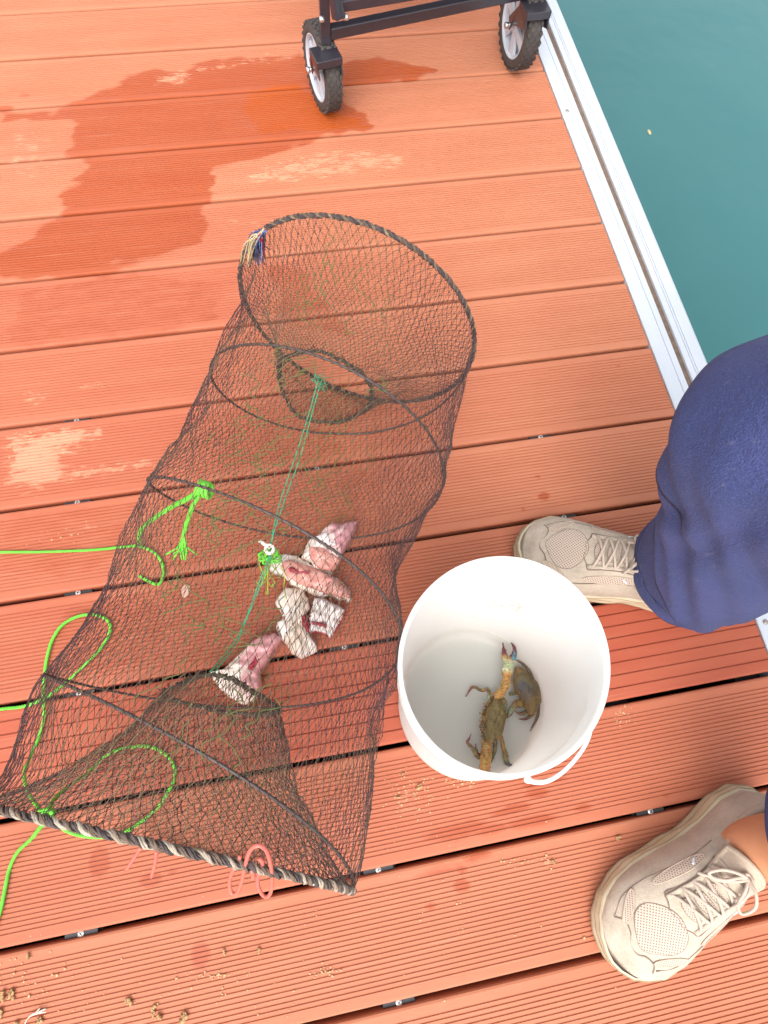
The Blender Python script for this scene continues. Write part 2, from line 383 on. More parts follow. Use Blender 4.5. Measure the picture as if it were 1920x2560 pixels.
# ------------------------------------------------------------------ crab trap
TK = np.array([[-.8283,-1.7905,.190,.1727,-.0691,0,.011,.038,.1836],[-.770,-1.665,.182,.177,-.067,0,.034,.034,.178],[-.7305,-1.5715,.1779,.165,-.068,0,.0261,.034,.1731],
 [-.6833,-1.4677,.1814,.145,-.080,0,.0143,.0042,.1733],[-.6314,-1.3801,.1804,.1574,-.064,0,-.0011,.0018,.1741],[-.591,-1.3092,.1768,.1558,-.0697,0,.0155,.0067,.1764],[-.542,-1.172,.1757,.1528,-.0822,0,.0053,.0098,.1731]])
def kat(t):
    t = np.clip(np.asarray(t, float), 0, 3); i = np.minimum((t*2).astype(int), 5); f = (t*2-i)[..., None]
    K = TK; g = lambda j: K[np.clip(j, 0, 6)]
    p1, p2 = g(i), g(i+1); p0 = np.where((i == 0)[..., None], 2*K[0]-K[1], g(i-1)); p3 = np.where((i == 5)[..., None], 2*K[6]-K[5], g(i+2))
    return .5*(2*p1+(p2-p0)*f+(2*p0-5*p1+4*p2-p3)*f*f+(-p0+3*p1-3*p2+p3)*f**3)
def clear_bucket(p):
    c = np.array([-.4625+0, -1.704]); f = np.clip(p[..., 2]/.24, 0, 1)
    dx = p[..., 0]-c[0]-.0035*f; dy = p[..., 1]-c[1]-.032*f; d = np.hypot(dx, dy)
    k = np.where(p[..., 2] < .27, np.maximum(0, .104+.0145*f-d), 0)/np.maximum(d, 1e-6)
    p[..., 0] += dx*k; p[..., 1] += dy*k
    return p
def trap_surf(t, th, pinch=.085):
    q = kat(t); ph = (t-th/(2*PI)) % 1.0
    s = 1-pinch*np.sin(PI*ph)**2
    endf = np.clip(np.minimum(t, 3-t)/.12, 0, 1); s = 1-(1-s)*endf
    p = q[..., :3]+(q[..., 3:6]*np.cos(th)[..., None]+q[..., 6:9]*np.sin(th)[..., None])*s[..., None]
    p[..., 2] = np.maximum(p[..., 2], .006)
    return clear_bucket(p)
def net_edges(A, B, r, jitr=0):
    """three sided prisms from A to B"""
    d = B-A; L = np.linalg.norm(d, axis=1, keepdims=True); d = d/np.maximum(L, 1e-9)
    ref = np.where(np.abs(d[:, 2:3]) < .9, np.array([[0, 0, 1.]]), np.array([[1., 0, 0]]))
    n = np.cross(d, ref); n /= np.linalg.norm(n, axis=1, keepdims=True); b = np.cross(d, n)
    rr = np.broadcast_to(np.asarray(r, float), (len(A),))[:, None]
    o = [n*math.cos(a)*rr+b*math.sin(a)*rr for a in (0, 2.094, 4.189)]
    V = np.stack([A+o[0], A+o[1], A+o[2], B+o[0], B+o[1], B+o[2]], 1).reshape(-1, 3)
    base = (np.arange(len(A))*6)[:, None]
    F = np.concatenate([base+np.array([[0, 1, 4, 3]]), base+np.array([[1, 2, 5, 4]]), base+np.array([[2, 0, 3, 5]])])
    return V, F
def raw_mesh(name, V, F, C, m, parent):
    me = bpy.data.meshes.new(name); nV, nF = len(V), len(F)
    me.vertices.add(nV); me.vertices.foreach_set('co', V.astype(np.float32).ravel())
    me.loops.add(nF*4); me.loops.foreach_set('vertex_index', F.astype(np.int32).ravel())
    me.polygons.add(nF); me.polygons.foreach_set('loop_start', np.arange(nF, dtype=np.int32)*4)
    try: me.polygons.foreach_set('loop_total', np.full(nF, 4, np.int32))
    except Exception: pass
    me.update(calc_edges=True); me.validate()
    a = me.color_attributes.new('tint', 'FLOAT_COLOR', 'POINT'); a.data.foreach_set('color', np.c_[C, np.ones(len(C))].astype(np.float32).ravel())
    me.materials.append(m); o = bpy.data.objects.new(name, me); return link(o, parent)
def net(name, nodes_fn, nu, nv, m, parent, r=.00033, jit=.0012, tintf=None, knot=.0009, sag=0.0):
    """diamond netting: nodes_fn(i, j arrays in 0..1) -> points"""
    J, I = np.meshgrid(np.arange(nv+1), np.arange(nu), indexing='ij')
    uu = (I+.5*(J % 2))/nu; vv = J/nv
    ju = RNG.normal(0, .05, uu.shape)/nu; jv = RNG.normal(0, .06, uu.shape)/nv; jv[0] = jv[-1] = 0
    P = nodes_fn(uu+ju, np.clip(vv+jv, 0, 1)); P = P+RNG.normal(0, jit*.45, P.shape)
    P[..., 2] = np.maximum(P[..., 2], .004)
    A, B = [], []
    for j in range(nv):
        l = (np.arange(nu)-1+(j % 2)) % nu; rgt = (l+1) % nu
        A += [P[j], P[j]]; B += [P[j+1][l], P[j+1][rgt]]
    A = np.concatenate(A); B = np.concatenate(B)
    mid = (A+B)/2+RNG.normal(0, jit*.22, A.shape)
    A2 = np.concatenate([A, mid]); B2 = np.concatenate([mid, B])
    V, F = net_edges(A2, B2, r*RNG.uniform(.8, 1.25, len(A2)))
    C = np.repeat(tintf((A2+B2)/2), 6, 0)
    # knots: little crossed prisms
    K = P.reshape(-1, 3); dx = RNG.normal(0, 1, K.shape); dx /= np.linalg.norm(dx, axis=1, keepdims=True)
    V2, F2 = net_edges(K-dx*knot, K+dx*knot, knot*.85); C2 = np.repeat(tintf(K), 6, 0)
    return raw_mesh(name, np.concatenate([V, V2]), np.concatenate([F, F2+len(V)]), np.concatenate([C, C2]), m, parent)

M_net = mat('net twine', (1, 1, 1), (.85, .85, .85), 60, .75, tint=True)
DARK = np.array([.085, .040, .036]); BROWN = np.array([.20, .13, .07]); OLIVE = np.array([.14, .13, .045]); PURP = np.array([.080, .038, .042]); GREEN = np.array([.05, .22, .09])
axis0, axis1 = TK[0, :2], TK[6, :2]
def tint_body(p):
    # muddy twine along the upper middle of the tube, dark elsewhere, a few green repairs
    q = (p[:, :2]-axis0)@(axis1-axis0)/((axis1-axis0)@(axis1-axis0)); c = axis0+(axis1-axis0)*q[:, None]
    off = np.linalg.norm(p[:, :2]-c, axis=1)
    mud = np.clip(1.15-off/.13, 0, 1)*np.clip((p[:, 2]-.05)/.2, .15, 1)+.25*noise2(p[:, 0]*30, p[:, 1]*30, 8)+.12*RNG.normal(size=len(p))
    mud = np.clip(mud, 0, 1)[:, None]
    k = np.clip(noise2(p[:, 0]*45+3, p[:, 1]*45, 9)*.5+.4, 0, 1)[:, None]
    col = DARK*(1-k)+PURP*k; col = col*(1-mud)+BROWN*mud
    g = (noise2(p[:, 0]*38, p[:, 1]*14+9, 12)+.35*RNG.normal(size=len(p)) > .95) & (off < .06)
    col[g] = OLIVE
    return col
def tint_funnel(p):
    k = np.clip(.55+.35*noise2(p[:, 0]*40, p[:, 1]*40, 4)+.2*RNG.normal(size=len(p)), 0, 1)[:, None]
    col = DARK*(1-k)+np.array([.16, .10, .06])*k
    g = RNG.random(len(p)) < .05; col[g] = OLIVE
    return col
def loop3(pts, n=200):
    P = spline(pts, 24, True); L = np.r_[0, np.cumsum(np.linalg.norm(np.diff(np.r_[P, P[:1]], axis=0), axis=1))]
    s = np.linspace(0, L[-1], n, endpoint=False); Q = np.r_[P, P[:1]]
    return np.stack([np.interp(s, L, Q[:, k]) for k in range(3)], 1)
def ringpts(q, n=240):
    a = np.linspace(0, 2*PI, n, endpoint=False); return q[:3]+np.cos(a)[:, None]*q[3:6]+np.sin(a)[:, None]*q[6:9]

trap = empty('crab_trap', 'collapsible dark net crab trap with spring wire coil lying on the deck', 'crab trap', (-.69, -1.48, 0))
TL = np.array([-.69, -1.48, 0])
class Off:   # shifts world geometry into the trap's own space
    pass
trap.location = (0, 0, 0)
def trap_mesh(mb, name, m, **k): return mb.build(name, m, trap, **k)

def fn_body(u, v):
    t = v*3.0
    # bunch rows slightly near wire, and let the netting twist
    p = trap_surf(t, 2*PI*u+.25*v)
    n = .004*noise2(u*40, v*30, 2)
    c = kat(t)[..., :3]; d = p-c; return clear_bucket(p+d/np.linalg.norm(d, axis=-1, keepdims=True)*n[..., None])
net('net', fn_body, 120, 62, M_net, trap, tintf=tint_body)

def mouth(pts): return np.array([at(*p) for p in pts])
M1 = mouth([(603,807,.13),(607,782,.17),(640,764,.20),(690,759,.22),(749,786,.22),(778,803,.21),(800,835,.17),(800,870,.12),(765,900,.08),(719,912,.06),(665,907,.06),(636,890,.07),(611,849,.10)])
M5 = mouth([(350,1500,.15),(395,1476,.18),(442,1459,.20),(492,1463,.21),(542,1492,.20),(580,1515,.18),(600,1535,.14),(555,1542,.10),(500,1540,.08),(450,1530,.09),(400,1520,.11)])
def funnel(ring_q, M, flip):
    Rn = ringpts(ring_q, 200); Q = loop3(M, 200)
    # align start and direction
    best = None
    for fl in (0, 1):
        q = Q[::-1] if fl else Q
        for s in range(0, 200, 4):
            r_ = np.roll(q, s, 0); e = ((((r_-r_.mean(0))/np.ptp(r_, axis=0).max())-((Rn-Rn.mean(0))/np.ptp(Rn, axis=0).max()))**2).sum()
            if best is None or e < best[0]: best = (e, r_)
    Q = best[1]
    def fn(u, v):
        i = (u % 1)*200; a = i.astype(int) % 200; b = (a+1) % 200; f = (i-np.floor(i))[..., None]
        R0 = Rn[a]*(1-f)+Rn[b]*f; Q0 = Q[a]*(1-f)+Q[b]*f; w = v[..., None]
        p = R0*(1-w)+Q0*w; c = Rn.mean(0)*(1-w)+Q.mean(0)*w
        p = c+(p-c)*(1-.16*np.sin(PI*w))
        p[..., 2] -= .012*np.sin(PI*v)
        p += (.006*noise2(u*22, v*9, 6)*np.sin(PI*v))[..., None]*np.array([.7, .7, .5])
        return p
    return fn, Q
f1, Q1 = funnel(TK[6], M1, 0); f5, Q5 = funnel(TK[0], M5, 0)
net('entrance_funnel', f1, 98, 28, M_net, trap, tintf=tint_funnel, jit=.0010, r=.00032)
net('entrance_funnel', f5, 104, 30, M_net, trap, tintf=tint_funnel, jit=.0022, r=.00036)
# thickened, frayed mouths
M_mouth = mat('frayed mouth cord', (.045, .035, .028), (.08, .06, .04), 300, .9, tint=False)
for Q in (Q1, Q5):
    mb = MB(); P = Q+RNG.normal(0, .0008, Q.shape)
    for s_ in twist(P, 3, .0018, .001, .012, True, jit=.3): mb.add(*tube(s_, .0013, 5, True))
    for i in range(260):
        p = Q[RNG.integers(200)]; d = RNG.normal(0, 1, 3); d[2] = abs(d[2])*.5; d /= np.linalg.norm(d)
        mb.add(*tube(np.array([p, p+d*.004+RNG.normal(0, .001, 3), p+d*RNG.uniform(.005, .011)]), .00035, 3))
    mb.build('mouth_cord', M_mouth, trap)

# algae and frayed olive threads caught in the netting
M_alg = mat('algae thread', (.13, .13, .035), (.07, .13, .04), 60, .9)
mb = MB()
for i in range(110):
    t0 = RNG.uniform(.1, 2.8); th0 = PI/2+RNG.normal(0, .22)+(PI if RNG.random() < .35 else 0); P = []
    for j in range(RNG.integers(5, 11)):
        t0 = min(t0+RNG.uniform(.01, .03), 2.95); th0 += RNG.normal(0, .035); P.append(trap_surf(np.array(t0), np.array(th0))+RNG.normal(0, .0004, 3)+[0, 0, .001])
    mb.add(*tube(spline(P, 4), .00045, 4))
mb.build('algae_threads', M_alg, trap, kind='stuff')

# spring wire coil with lashing
M_wire = mat('coated spring wire', (.045, .032, .028), (.075, .055, .05), 90, .5)
ts = np.linspace(0.0, 3.0, 420); q = kat(ts); th = 2*PI*ts
WIRE = q[:, :3]+q[:, 3:6]*np.cos(th)[:, None]+q[:, 6:9]*np.sin(th)[:, None]; WIRE[:, 2] = np.maximum(WIRE[:, 2], .0035); WIRE = clear_bucket(WIRE)
mb = MB(); mb.add(*tube(WIRE, .0014, 8)); mb.build('spring_coil', M_wire, trap)
M_lash = mat('lashing thread', (.03, .02, .02), (.06, .04, .035), 200, .8)
wf_ = spline(WIRE, 6)
mb = MB()
for s_ in twist(wf_, 1, .0016, .001, .010): mb.add(*tube(s_, .0005, 4))
mb.build('lashing_thread', M_lash, trap)
# end rings: core wire plus twisted cords
def ring_part(qq, tag_, cols, Rr, rr, pitch):
    P = ringpts(qq, 1000); mb = MB(); mb.add(*tube(P[::3], .0019, 8, True)); mb.build('ring_wire', M_wire, trap)
    L = np.linspace(0, 1, 1000)
    for ci, (c1, c2, ph, big) in enumerate(cols):
        m = mat(f'cord {tag_} {ci}', c1, c2, 45, .9, .5, 900)
        mb = MB()
        for yarn in range(4):
            wob = 1+.22*np.sin(L*2*PI*(23+yarn*7)+ci)+.15*np.sin(L*2*PI*(61+yarn*5))
            T_, N_, B_ = frames(P, True); n_ = round(1.13/pitch)
            a = 2*PI*L*n_+ph+yarn*.30+.5*np.sin(L*2*PI*17+ci)
            s_ = P+(Rr*wob)[:, None]*(np.cos(a)[:, None]*N_+np.sin(a)[:, None]*B_)+RNG.normal(0, .00015, P.shape)
            mb.add(*tube(s_, rr*big*(1+.25*np.sin(L*2*PI*41+yarn)), 5, True))
        mb.build('cord_wrap', m, trap)
ring_part(TK[0], 'low', [((.50, .44, .35), (.24, .17, .12), 0, 1.0), ((.20, .14, .10), (.10, .07, .055), 2.2, .9), ((.055, .045, .045), (.11, .08, .07), 4.2, .8)], .0027, .00098, .022)
ring_part(TK[6], 'top', [((.30, .21, .12), (.07, .045, .035), 0, .8), ((.045, .035, .04), (.13, .09, .07), 2.4, 1), ((.04, .03, .035), (.07, .05, .05), 4.4, 1)], .0023, .00085, .018)
# second loose lashing along the lower ring
Pq = ringpts(TK[0], 400); low = Pq[(np.arange(400) >= 205) & (np.arange(400) <= 395)]
# colourful frayed tassel on the upper ring
def tassel():
    base = [at(u, v, z) for u, v, z in ((566,500,.315),(558,506,.31),(552,512,.305),(543,524,.29),(536,540,.27),(572,497,.32))]
    pal = [((.10, .16, .34), 'blue'), ((.42, .33, .18), 'tan'), ((.38, .03, .06), 'red'), ((.07, .08, .16), 'navy')]
    for (c, nm), n in zip(pal, (34, 20, 7, 18)):
        mb = MB(); m = mat('tassel '+nm, c, tuple(x*1.4 for x in c), 300, .9)
        for i in range(n):
            b = base[RNG.integers(len(base))]+RNG.normal(0, .002, 3)
            e = at(RNG.normal(560 if nm != 'tan' else 540, 9), RNG.normal(553 if nm != 'tan' else 562, 9), .255+RNG.normal(0, .008))
            mid = (b+e)/2+RNG.normal(0, .0035, 3)+np.array([0, 0, .01])
            mb.add(*tube(spline([b, mid, e], 6), .00075, 4))
        mb.build('tassel', m, trap)
tassel()
# bait line running inside the trap
M_gline = mat('green bait line', (.02, .26, .14), (.04, .33, .16), 200, .6)
mb = MB()
lineA = [at(*p) for p in ((690,820,.18),(672,880,.16),(640,985,.14),(608,1080,.13),(585,1160,.12),(578,1205,.11),(560,1255,.10),(530,1335,.09),(500,1395,.10),(455,1455,.14))]
for k, o in enumerate((0, .0035)):
    P = spline(np.array(lineA)+np.array([o, 0, 0])+RNG.normal(0, .0012, (10, 3)), 8); mb.add(*tube(P, .0009, 5))
for i in range(10):
    c = at(690, 822, .2)+RNG.normal(0, .004, 3); mb.add(*tube(spline([c, c+RNG.normal(0, .006, 3), c+RNG.normal(0, .008, 3)+np.array([0,0,-.01])], 5), .0006, 4))
mb.build('bait_line', M_gline, trap)
M_lime = mat('lime cord', (.16, .62, .05), (.10, .50, .03), 60, .65, .3, 900)
M_yel = mat('yellow green frayed thread', (.42, .48, .04), (.22, .48, .05), 60, .7)
mb = MB()
kc = at(583, 1200, .10)
for i in range(9):
    a = RNG.uniform(0, 6.28); P = [kc+RNG.normal(0, .003, 3)+np.array([.010*math.cos(a+j*1.2), .008*math.sin(a+j*1.2), .003*math.sin(j)]) for j in range(6)]
    mb.add(*tube(spline(P, 6), .0013, 6))
mb.build('knot', M_lime, trap)
mb = MB()
for i in range(13):
    e = at(RNG.normal(580, 22), RNG.normal(1262, 16), .05); m1 = (kc+e)/2+RNG.normal(0, .006, 3); mb.add(*tube(spline([kc+RNG.normal(0, .004, 3), m1, e, e+RNG.normal(0, .006, 3)], 6), .0006, 4))
mb.build('frayed_thread', M_yel, trap)
mb = MB(); M_white = mat('white cord', (.78, .75, .66), (.65, .6, .5), 80, .6)
mb.add(*tube(spline([at(560,1168,.12), at(572,1176,.12), at(584,1184,.118)], 5), .0024, 8))
for i in range(4):
    a0 = i*1.6; c = at(583, 1188, .116); P = [c+np.array([.0055*math.cos(a0+j*1.05), .0055*math.sin(a0+j*1.05), .002*(j % 2)+i*.0012]) for j in range(6)]; mb.add(*tube(spline(P, 5, True), .0021, 6, True))
mb.build('cord_stub', M_white, trap)

# ------------------------------------------------------------------ green ropes
def rope_mesh(mb, P, R=.0011, r=.0014, pitch=.011):
    for s_ in twist(P, 3, R, r, pitch): mb.add(*tube(s_, r, 5))
def lay(pts, n=10): return spline(np.array([at(*p) for p in pts]), n)
ropeA = empty('green_rope', 'bright green rope tied in a knot on the middle coil, frayed tail hanging', 'rope')
mb = MB()
rope_mesh(mb, lay([(-60,1196,.003),(0,1193,.003),(90,1192,.003),(200,1188,.003),(270,1181,.004),(302,1180,.006),(335,1195,.006),(351,1220,.004),(352,1245,.004),(342,1262,.004),(322,1256,.004),(300,1243,.004)], 16))
rope_mesh(mb, lay([(302,1180,.012),(301,1160,.05),(308,1140,.10),(330,1122,.16),(370,1095,.21),(400,1080,.26),(435,1058,.278)], 16), .0016, .0019)
mb.build('strand', M_lime, ropeA)
mb = MB(); kc = np.array(at(440, 1056, .276))
wd = WIRE[210]-WIRE[206]; 
for i in range(5):
    ax = np.array([.86, -.5, 0]); P = []
    for j in range(12):
        a = j/12*2*PI; P.append(kc+ax*((i-2)*.0032)+np.array([.5, .86, 0])*.0075*math.cos(a)+np.array([0, 0, 1])*.0068*math.sin(a)+ax*.002*math.sin(a+i))
    mb.add(*tube(spline(P, 3, True), .0023, 7, True))
mb.build('knot', M_lime, ropeA)
mb = MB(); rope_mesh(mb, lay([(432,1068,.27),(418,1090,.25),(408,1115,.22),(400,1140,.19),(395,1165,.17)], 16), .0014, .0016)
for i in range(12):
    e = at(388+RNG.normal(0, 12), 1203+RNG.normal(0, 7), .15); mb.add(*tube(spline([at(396, 1155, .18), at(393+RNG.normal(0, 5), 1178, .165), e], 6), .0011, 5))
mb.build('frayed_tail', M_lime, ropeA)

ropeB = empty('green_rope', 'long loose green rope looping through the netting beside the lower ring', 'rope')
mb = MB()
kz = .262
rope_mesh(mb, lay([(-70,1545,.003),(0,1532,.003),(45,1527,.003),(75,1518,.004),(105,1503,.005),(150,1468,.004),(190,1430,.004),(222,1395,.004),(238,1362,.004),(232,1340,.004),(205,1328,.004),(170,1331,.004),(135,1350,.004),(112,1385,.004),(100,1430,.004),(95,1475,.004),(94,1510,.010),(95,1550,.005),(85,1590,.005),(65,1635,.02),(53,1670,.07),(58,1705,.14),(78,1738,.20),(100,1766,kz)], 14))
rope_mesh(mb, lay([(100,1766,kz),(112,1735,.21),(128,1715,.15),(160,1690,.08),(190,1670,.03),(205,1655,.006),(235,1628,.005),(275,1615,.004),(320,1612,.004),(355,1628,.004),(375,1652,.004),(377,1682,.004),(362,1712,.004),(340,1745,.004),(305,1775,.004),(270,1797,.004),(230,1808,.004),(180,1806,.004),(145,1795,.004),(120,1778,.004)], 14))
rope_mesh(mb, lay([(100,1766,kz),(85,1790,.20),(65,1815,.12),(40,1838,.05),(24,1866,.005),(14,1905,.004),(7,1940,.004),(0,1970,.004),(-20,2030,.004)], 14))
mb.build('strand', M_lime, ropeB)
mb = MB(); c = at(101, 1764, kz+.006)
for i in range(3):
    P = [c+np.array([.006*math.cos(j+i), .006*math.sin(j+i), .004*math.sin(j*1.7+i)]) for j in range(6)]; mb.add(*tube(spline(P, 4, True), .0019, 6, True))
mb.build('knot', M_lime, ropeB)

# ------------------------------------------------------------------ plastic coated wire hooks hanging on the lower ring
M_pink = mat('pink plastic coated wire', (.72, .13, .13), (.66, .16, .10), 25, .4)
hook = empty('wire_hook', 'bent salmon pink coated wire hook clipped over the lower ring', 'hook')
zr = .10
hp = [(518,1850,.355),(515,1864,.345),(504,1878,.33),(496,1905,.305),(500,1928,.295),(512,1929,.30),(522,1905,.32),(530,1868,.35),(540,1838,.375),(555,1827,.385),(571,1832,.38),(581,1852,.36),(587,1885,.335),(587,1918,.31),(580,1936,.295),(568,1934,.29),(558,1915,.30),(557,1895,.31),(564,1878,.33),(567,1863,.345),(560,1855,.35)]
mb = MB(); mb.add(*tube(spline([at(*p) for p in hp], 8), .0016, 10)); mb.build('bent_wire', M_pink, hook)
mb = MB(); mb.add(*tube(spline([at(544,1880,.34), at(547,1890,.33), at(546,1898,.325)], 6), .0019, 8)); mb.build('wire_end', M_pink, hook)
hook2 = empty('wire_hook', 'two thin red wire prongs poking out under the middle of the lower ring', 'hook')
for a in ([(303,1832,.33),(292,1850,.31),(272,1880,.29)], [(338,1840,.33),(335,1865,.31),(327,1895,.29)]):
    mb = MB(); mb.add(*tube(spline([at(*p) for p in a], 6), .0014, 8)); mb.build('prong', M_pink, hook2)

# ------------------------------------------------------------------ irregular lumps (meat, crumbs, carapaces)
def dome(poly, z0, h, pw=.5, rings=14, nseg=72, bumpy=.08, seed=1, under=.3, colf=None, tilt=(0, 0), sharp=False):
    """poly: outline [(x, y)]; closed lump between z0-under*h and z0+h"""
    if sharp:
        q0 = np.asarray(poly); q0 = np.r_[q0, q0[:1]]; L0 = np.r_[0, np.cumsum(np.linalg.norm(np.diff(q0, axis=0), axis=1))]; s0 = np.linspace(0, L0[-1], nseg, endpoint=False)
        P = np.c_[np.interp(s0, L0, q0[:, 0]), np.interp(s0, L0, q0[:, 1])]+np.random.default_rng(seed).normal(0, .0005, (nseg, 2))
    else: P = loop3(np.c_[np.asarray(poly), np.zeros(len(poly))], nseg)[:, :2]
    c = P.mean(0); V = []; C = []
    rr = np.r_[np.linspace(0.0, .9, rings), .96, 1.0]
    size = np.ptp(P, axis=0).max()
    for sgn, H in ((1, h), (-1, under*h)):
        for k, r in enumerate(rr if sgn == 1 else rr[::-1][1:]):
            q = c+(P-c)*r
            n = noise2((q[:, 0]-c[0])/size*9, (q[:, 1]-c[1])/size*9, seed)*bumpy+noise2((q[:, 0]-c[0])/size*27, (q[:, 1]-c[1])/size*27, seed+3)*bumpy*.4
            z = z0+sgn*H*((1-r**2.6)**pw)*(1+n) + (q[:, 0]-c[0])*tilt[0]+(q[:, 1]-c[1])*tilt[1]
            V.append(np.c_[q, z])
            C.append(colf(q, np.full(nseg, r), sgn, c, size) if colf else np.ones((nseg, 3)))
    return np.concatenate(V), grid_faces(len(V), nseg, True), np.concatenate(C)
M_meat = mat('raw chicken', (.95, .93, .92), (.82, .74, .72), 140, .24, .15, 260, tint=True, sub=.15, spec=.5)
SK = np.array([.72, .60, .48]); FL = np.array([.60, .22, .19]); PK = np.array([.58, .30, .31]); WH = np.array([.78, .74, .74]); RD = np.array([.34, .03, .05])
def mix3(a, b, w): w = np.clip(w, 0, 1)[:, None]; return a*(1-w)+b*w
def meat_xy(pts, z):
    m = np.mean(pts, 0); return [at(483.9+.2083*(m[0]+(x-m[0])*1.06), 1088.7+.2083*(m[1]+(y-m[1])*1.06), z)[:2] for x, y in pts]
def piece(label, outline, z0, h, colf, seed, parts=()):
    base = at(483.9+.2083*np.mean([p[0] for p in outline]), 1088.7+.2083*np.mean([p[1] for p in outline]), 0)
    e = empty('chicken_piece', label, 'raw meat', (base[0], base[1], 0), 'pieces of raw chicken bait in the trap')
    mb = MB(); V, F, C = dome(meat_xy(outline, z0+h*.4), z0, h, .26, seed=seed, bumpy=.22, colf=colf, under=.6, sharp=True, nseg=110, rings=18); mb.add(V, F, C); mb.build('meat', M_meat, e, local='world')
    for nm, ol, z1, h1, cf in parts:
        mb = MB(); V, F, C = dome(meat_xy(ol, z1+h1*.4), z1, h1, .30, seed=seed+5, bumpy=.16, colf=cf, under=.2, rings=10, sharp=True); mb.add(V, F, C); mb.build(nm, M_meat, e, local='world')
def band(a, b, f0, f1, seed=1, ax=0):
    # colour running from a to b across the piece
    def cf(q, r, s, c, size):
        x = (q[:, ax]-c[0 if ax == 0 else 1])/size; n = noise2(q[:, 0]*160, q[:, 1]*160, seed)*.12
        return mix3(a, b, (x+n-f0)/(f1-f0))
    return cf
def flesh(q, r, s, c, size): return mix3(np.array([.60, .25, .21]), np.array([.68, .36, .31]), .5+.5*noise2(q[:, 0]*230, q[:, 1]*230, 7))
def skin(q, r, s, c, size): return mix3(SK, WH, .45+.55*noise2(q[:, 0]*90, q[:, 1]*90, 3)+.2*noise2(q[:, 0]*350, q[:, 1]*350, 5))
def red(q, r, s, c, size): return np.tile(RD, (len(q), 1))
piece('pinkish purple drumstick meat, uppermost of the raw pieces', [(1375,180),(1280,190),(1230,220),(1130,200),(1050,250),(980,330),(900,370),(850,460),(810,550),(900,590),(940,660),(1080,710),(1130,690),(1200,590),(1240,480),(1320,350),(1360,260)], .012, .020,
      band(mix3(SK, WH, np.array([.5]))[0], np.array([.50, .24, .27]), -.15, .12, 1), 11, [('flesh', [(890,450),(1000,450),(1090,480),(1190,560),(1190,610),(1120,690),(1060,690),(950,640),(900,560)], .022, .012, flesh), ('sinew', [(960,340),(1060,290),(1120,330),(1180,440),(1090,440),(960,420)], .024, .009, lambda q, r, s, c, z: np.tile(WH, (len(q), 1)))])
piece('long slab of red raw flesh with a white skin end beside the lime knot', [(560,560),(640,530),(740,540),(860,600),(960,680),(1080,730),(1200,790),(1280,880),(1310,960),(1290,1010),(1250,960),(1180,990),(1130,940),(1060,940),(1000,970),(900,920),(690,830),(640,750),(560,720),(490,690),(490,620)], .010, .016,
      skin, 13, [('flesh', [(600,600),(680,590),(800,620),(900,650),(1080,740),(1200,800),(1290,900),(1290,960),(1180,960),(1060,920),(940,880),(760,820),(650,740),(600,670)], .018, .017, flesh), ('wound', [(670,660),(700,660),(760,700),(850,705),(900,695),(860,725),(760,725),(690,700)], .0345, .0022, red)])
piece('cream skin covered chicken piece with a lower flap, left of the square cut one', [(640,875),(740,880),(820,900),(870,1000),(890,1080),(840,1150),(860,1300),(900,1380),(960,1470),(940,1520),(790,1580),(700,1530),(640,1440),(580,1380),(540,1280),(560,1230),(620,1190),(570,1080),(535,1040),(560,970),(620,910)], .009, .016,
      skin, 17, [('flesh', [(800,1140),(850,1160),(880,1240),(890,1320),(860,1330),(800,1260)], .014, .011, red)])
piece('square cut white chicken piece with a red bone end', [(940,980),(1050,990),(1180,1060),(1260,1110),(1220,1180),(1180,1270),(1130,1340),(1105,1385),(1040,1340),(960,1330),(885,1320),(900,1260),(890,1200),(910,1080)], .010, .022,
      lambda q, r, s, c, size: mix3(np.array([.80, .76, .74]), RD, (r-.90)/.05+.45*noise2(q[:, 0]*200, q[:, 1]*200, 9)-.4), 19, [('bone_end', [(915,1215),(980,1225),(1060,1240),(1060,1275),(970,1260),(920,1250)], .0285, .0045, red), ('flesh', [(880,1150),(910,1160),(900,1300),(880,1290),(860,1220)], .006, .012, red)])
piece('pale pink chicken leg end lying half inside the lower funnel mouth', [(520,1350),(575,1380),(570,1440),(500,1530),(430,1640),(370,1720),(380,1850),(330,2000),(200,2060),(50,1980),(-60,1880),(-140,1750),(0,1720),(80,1640),(200,1530),(300,1430),(400,1370)], .012, .024,
      band(mix3(SK, WH, np.array([.3]))[0], np.array([.58, .28, .29]), -.12, .08, 1), 23, [('wound', [(230,1690),(290,1640),(330,1580),(350,1640),(300,1730),(240,1750)], .033, .0035, red)])

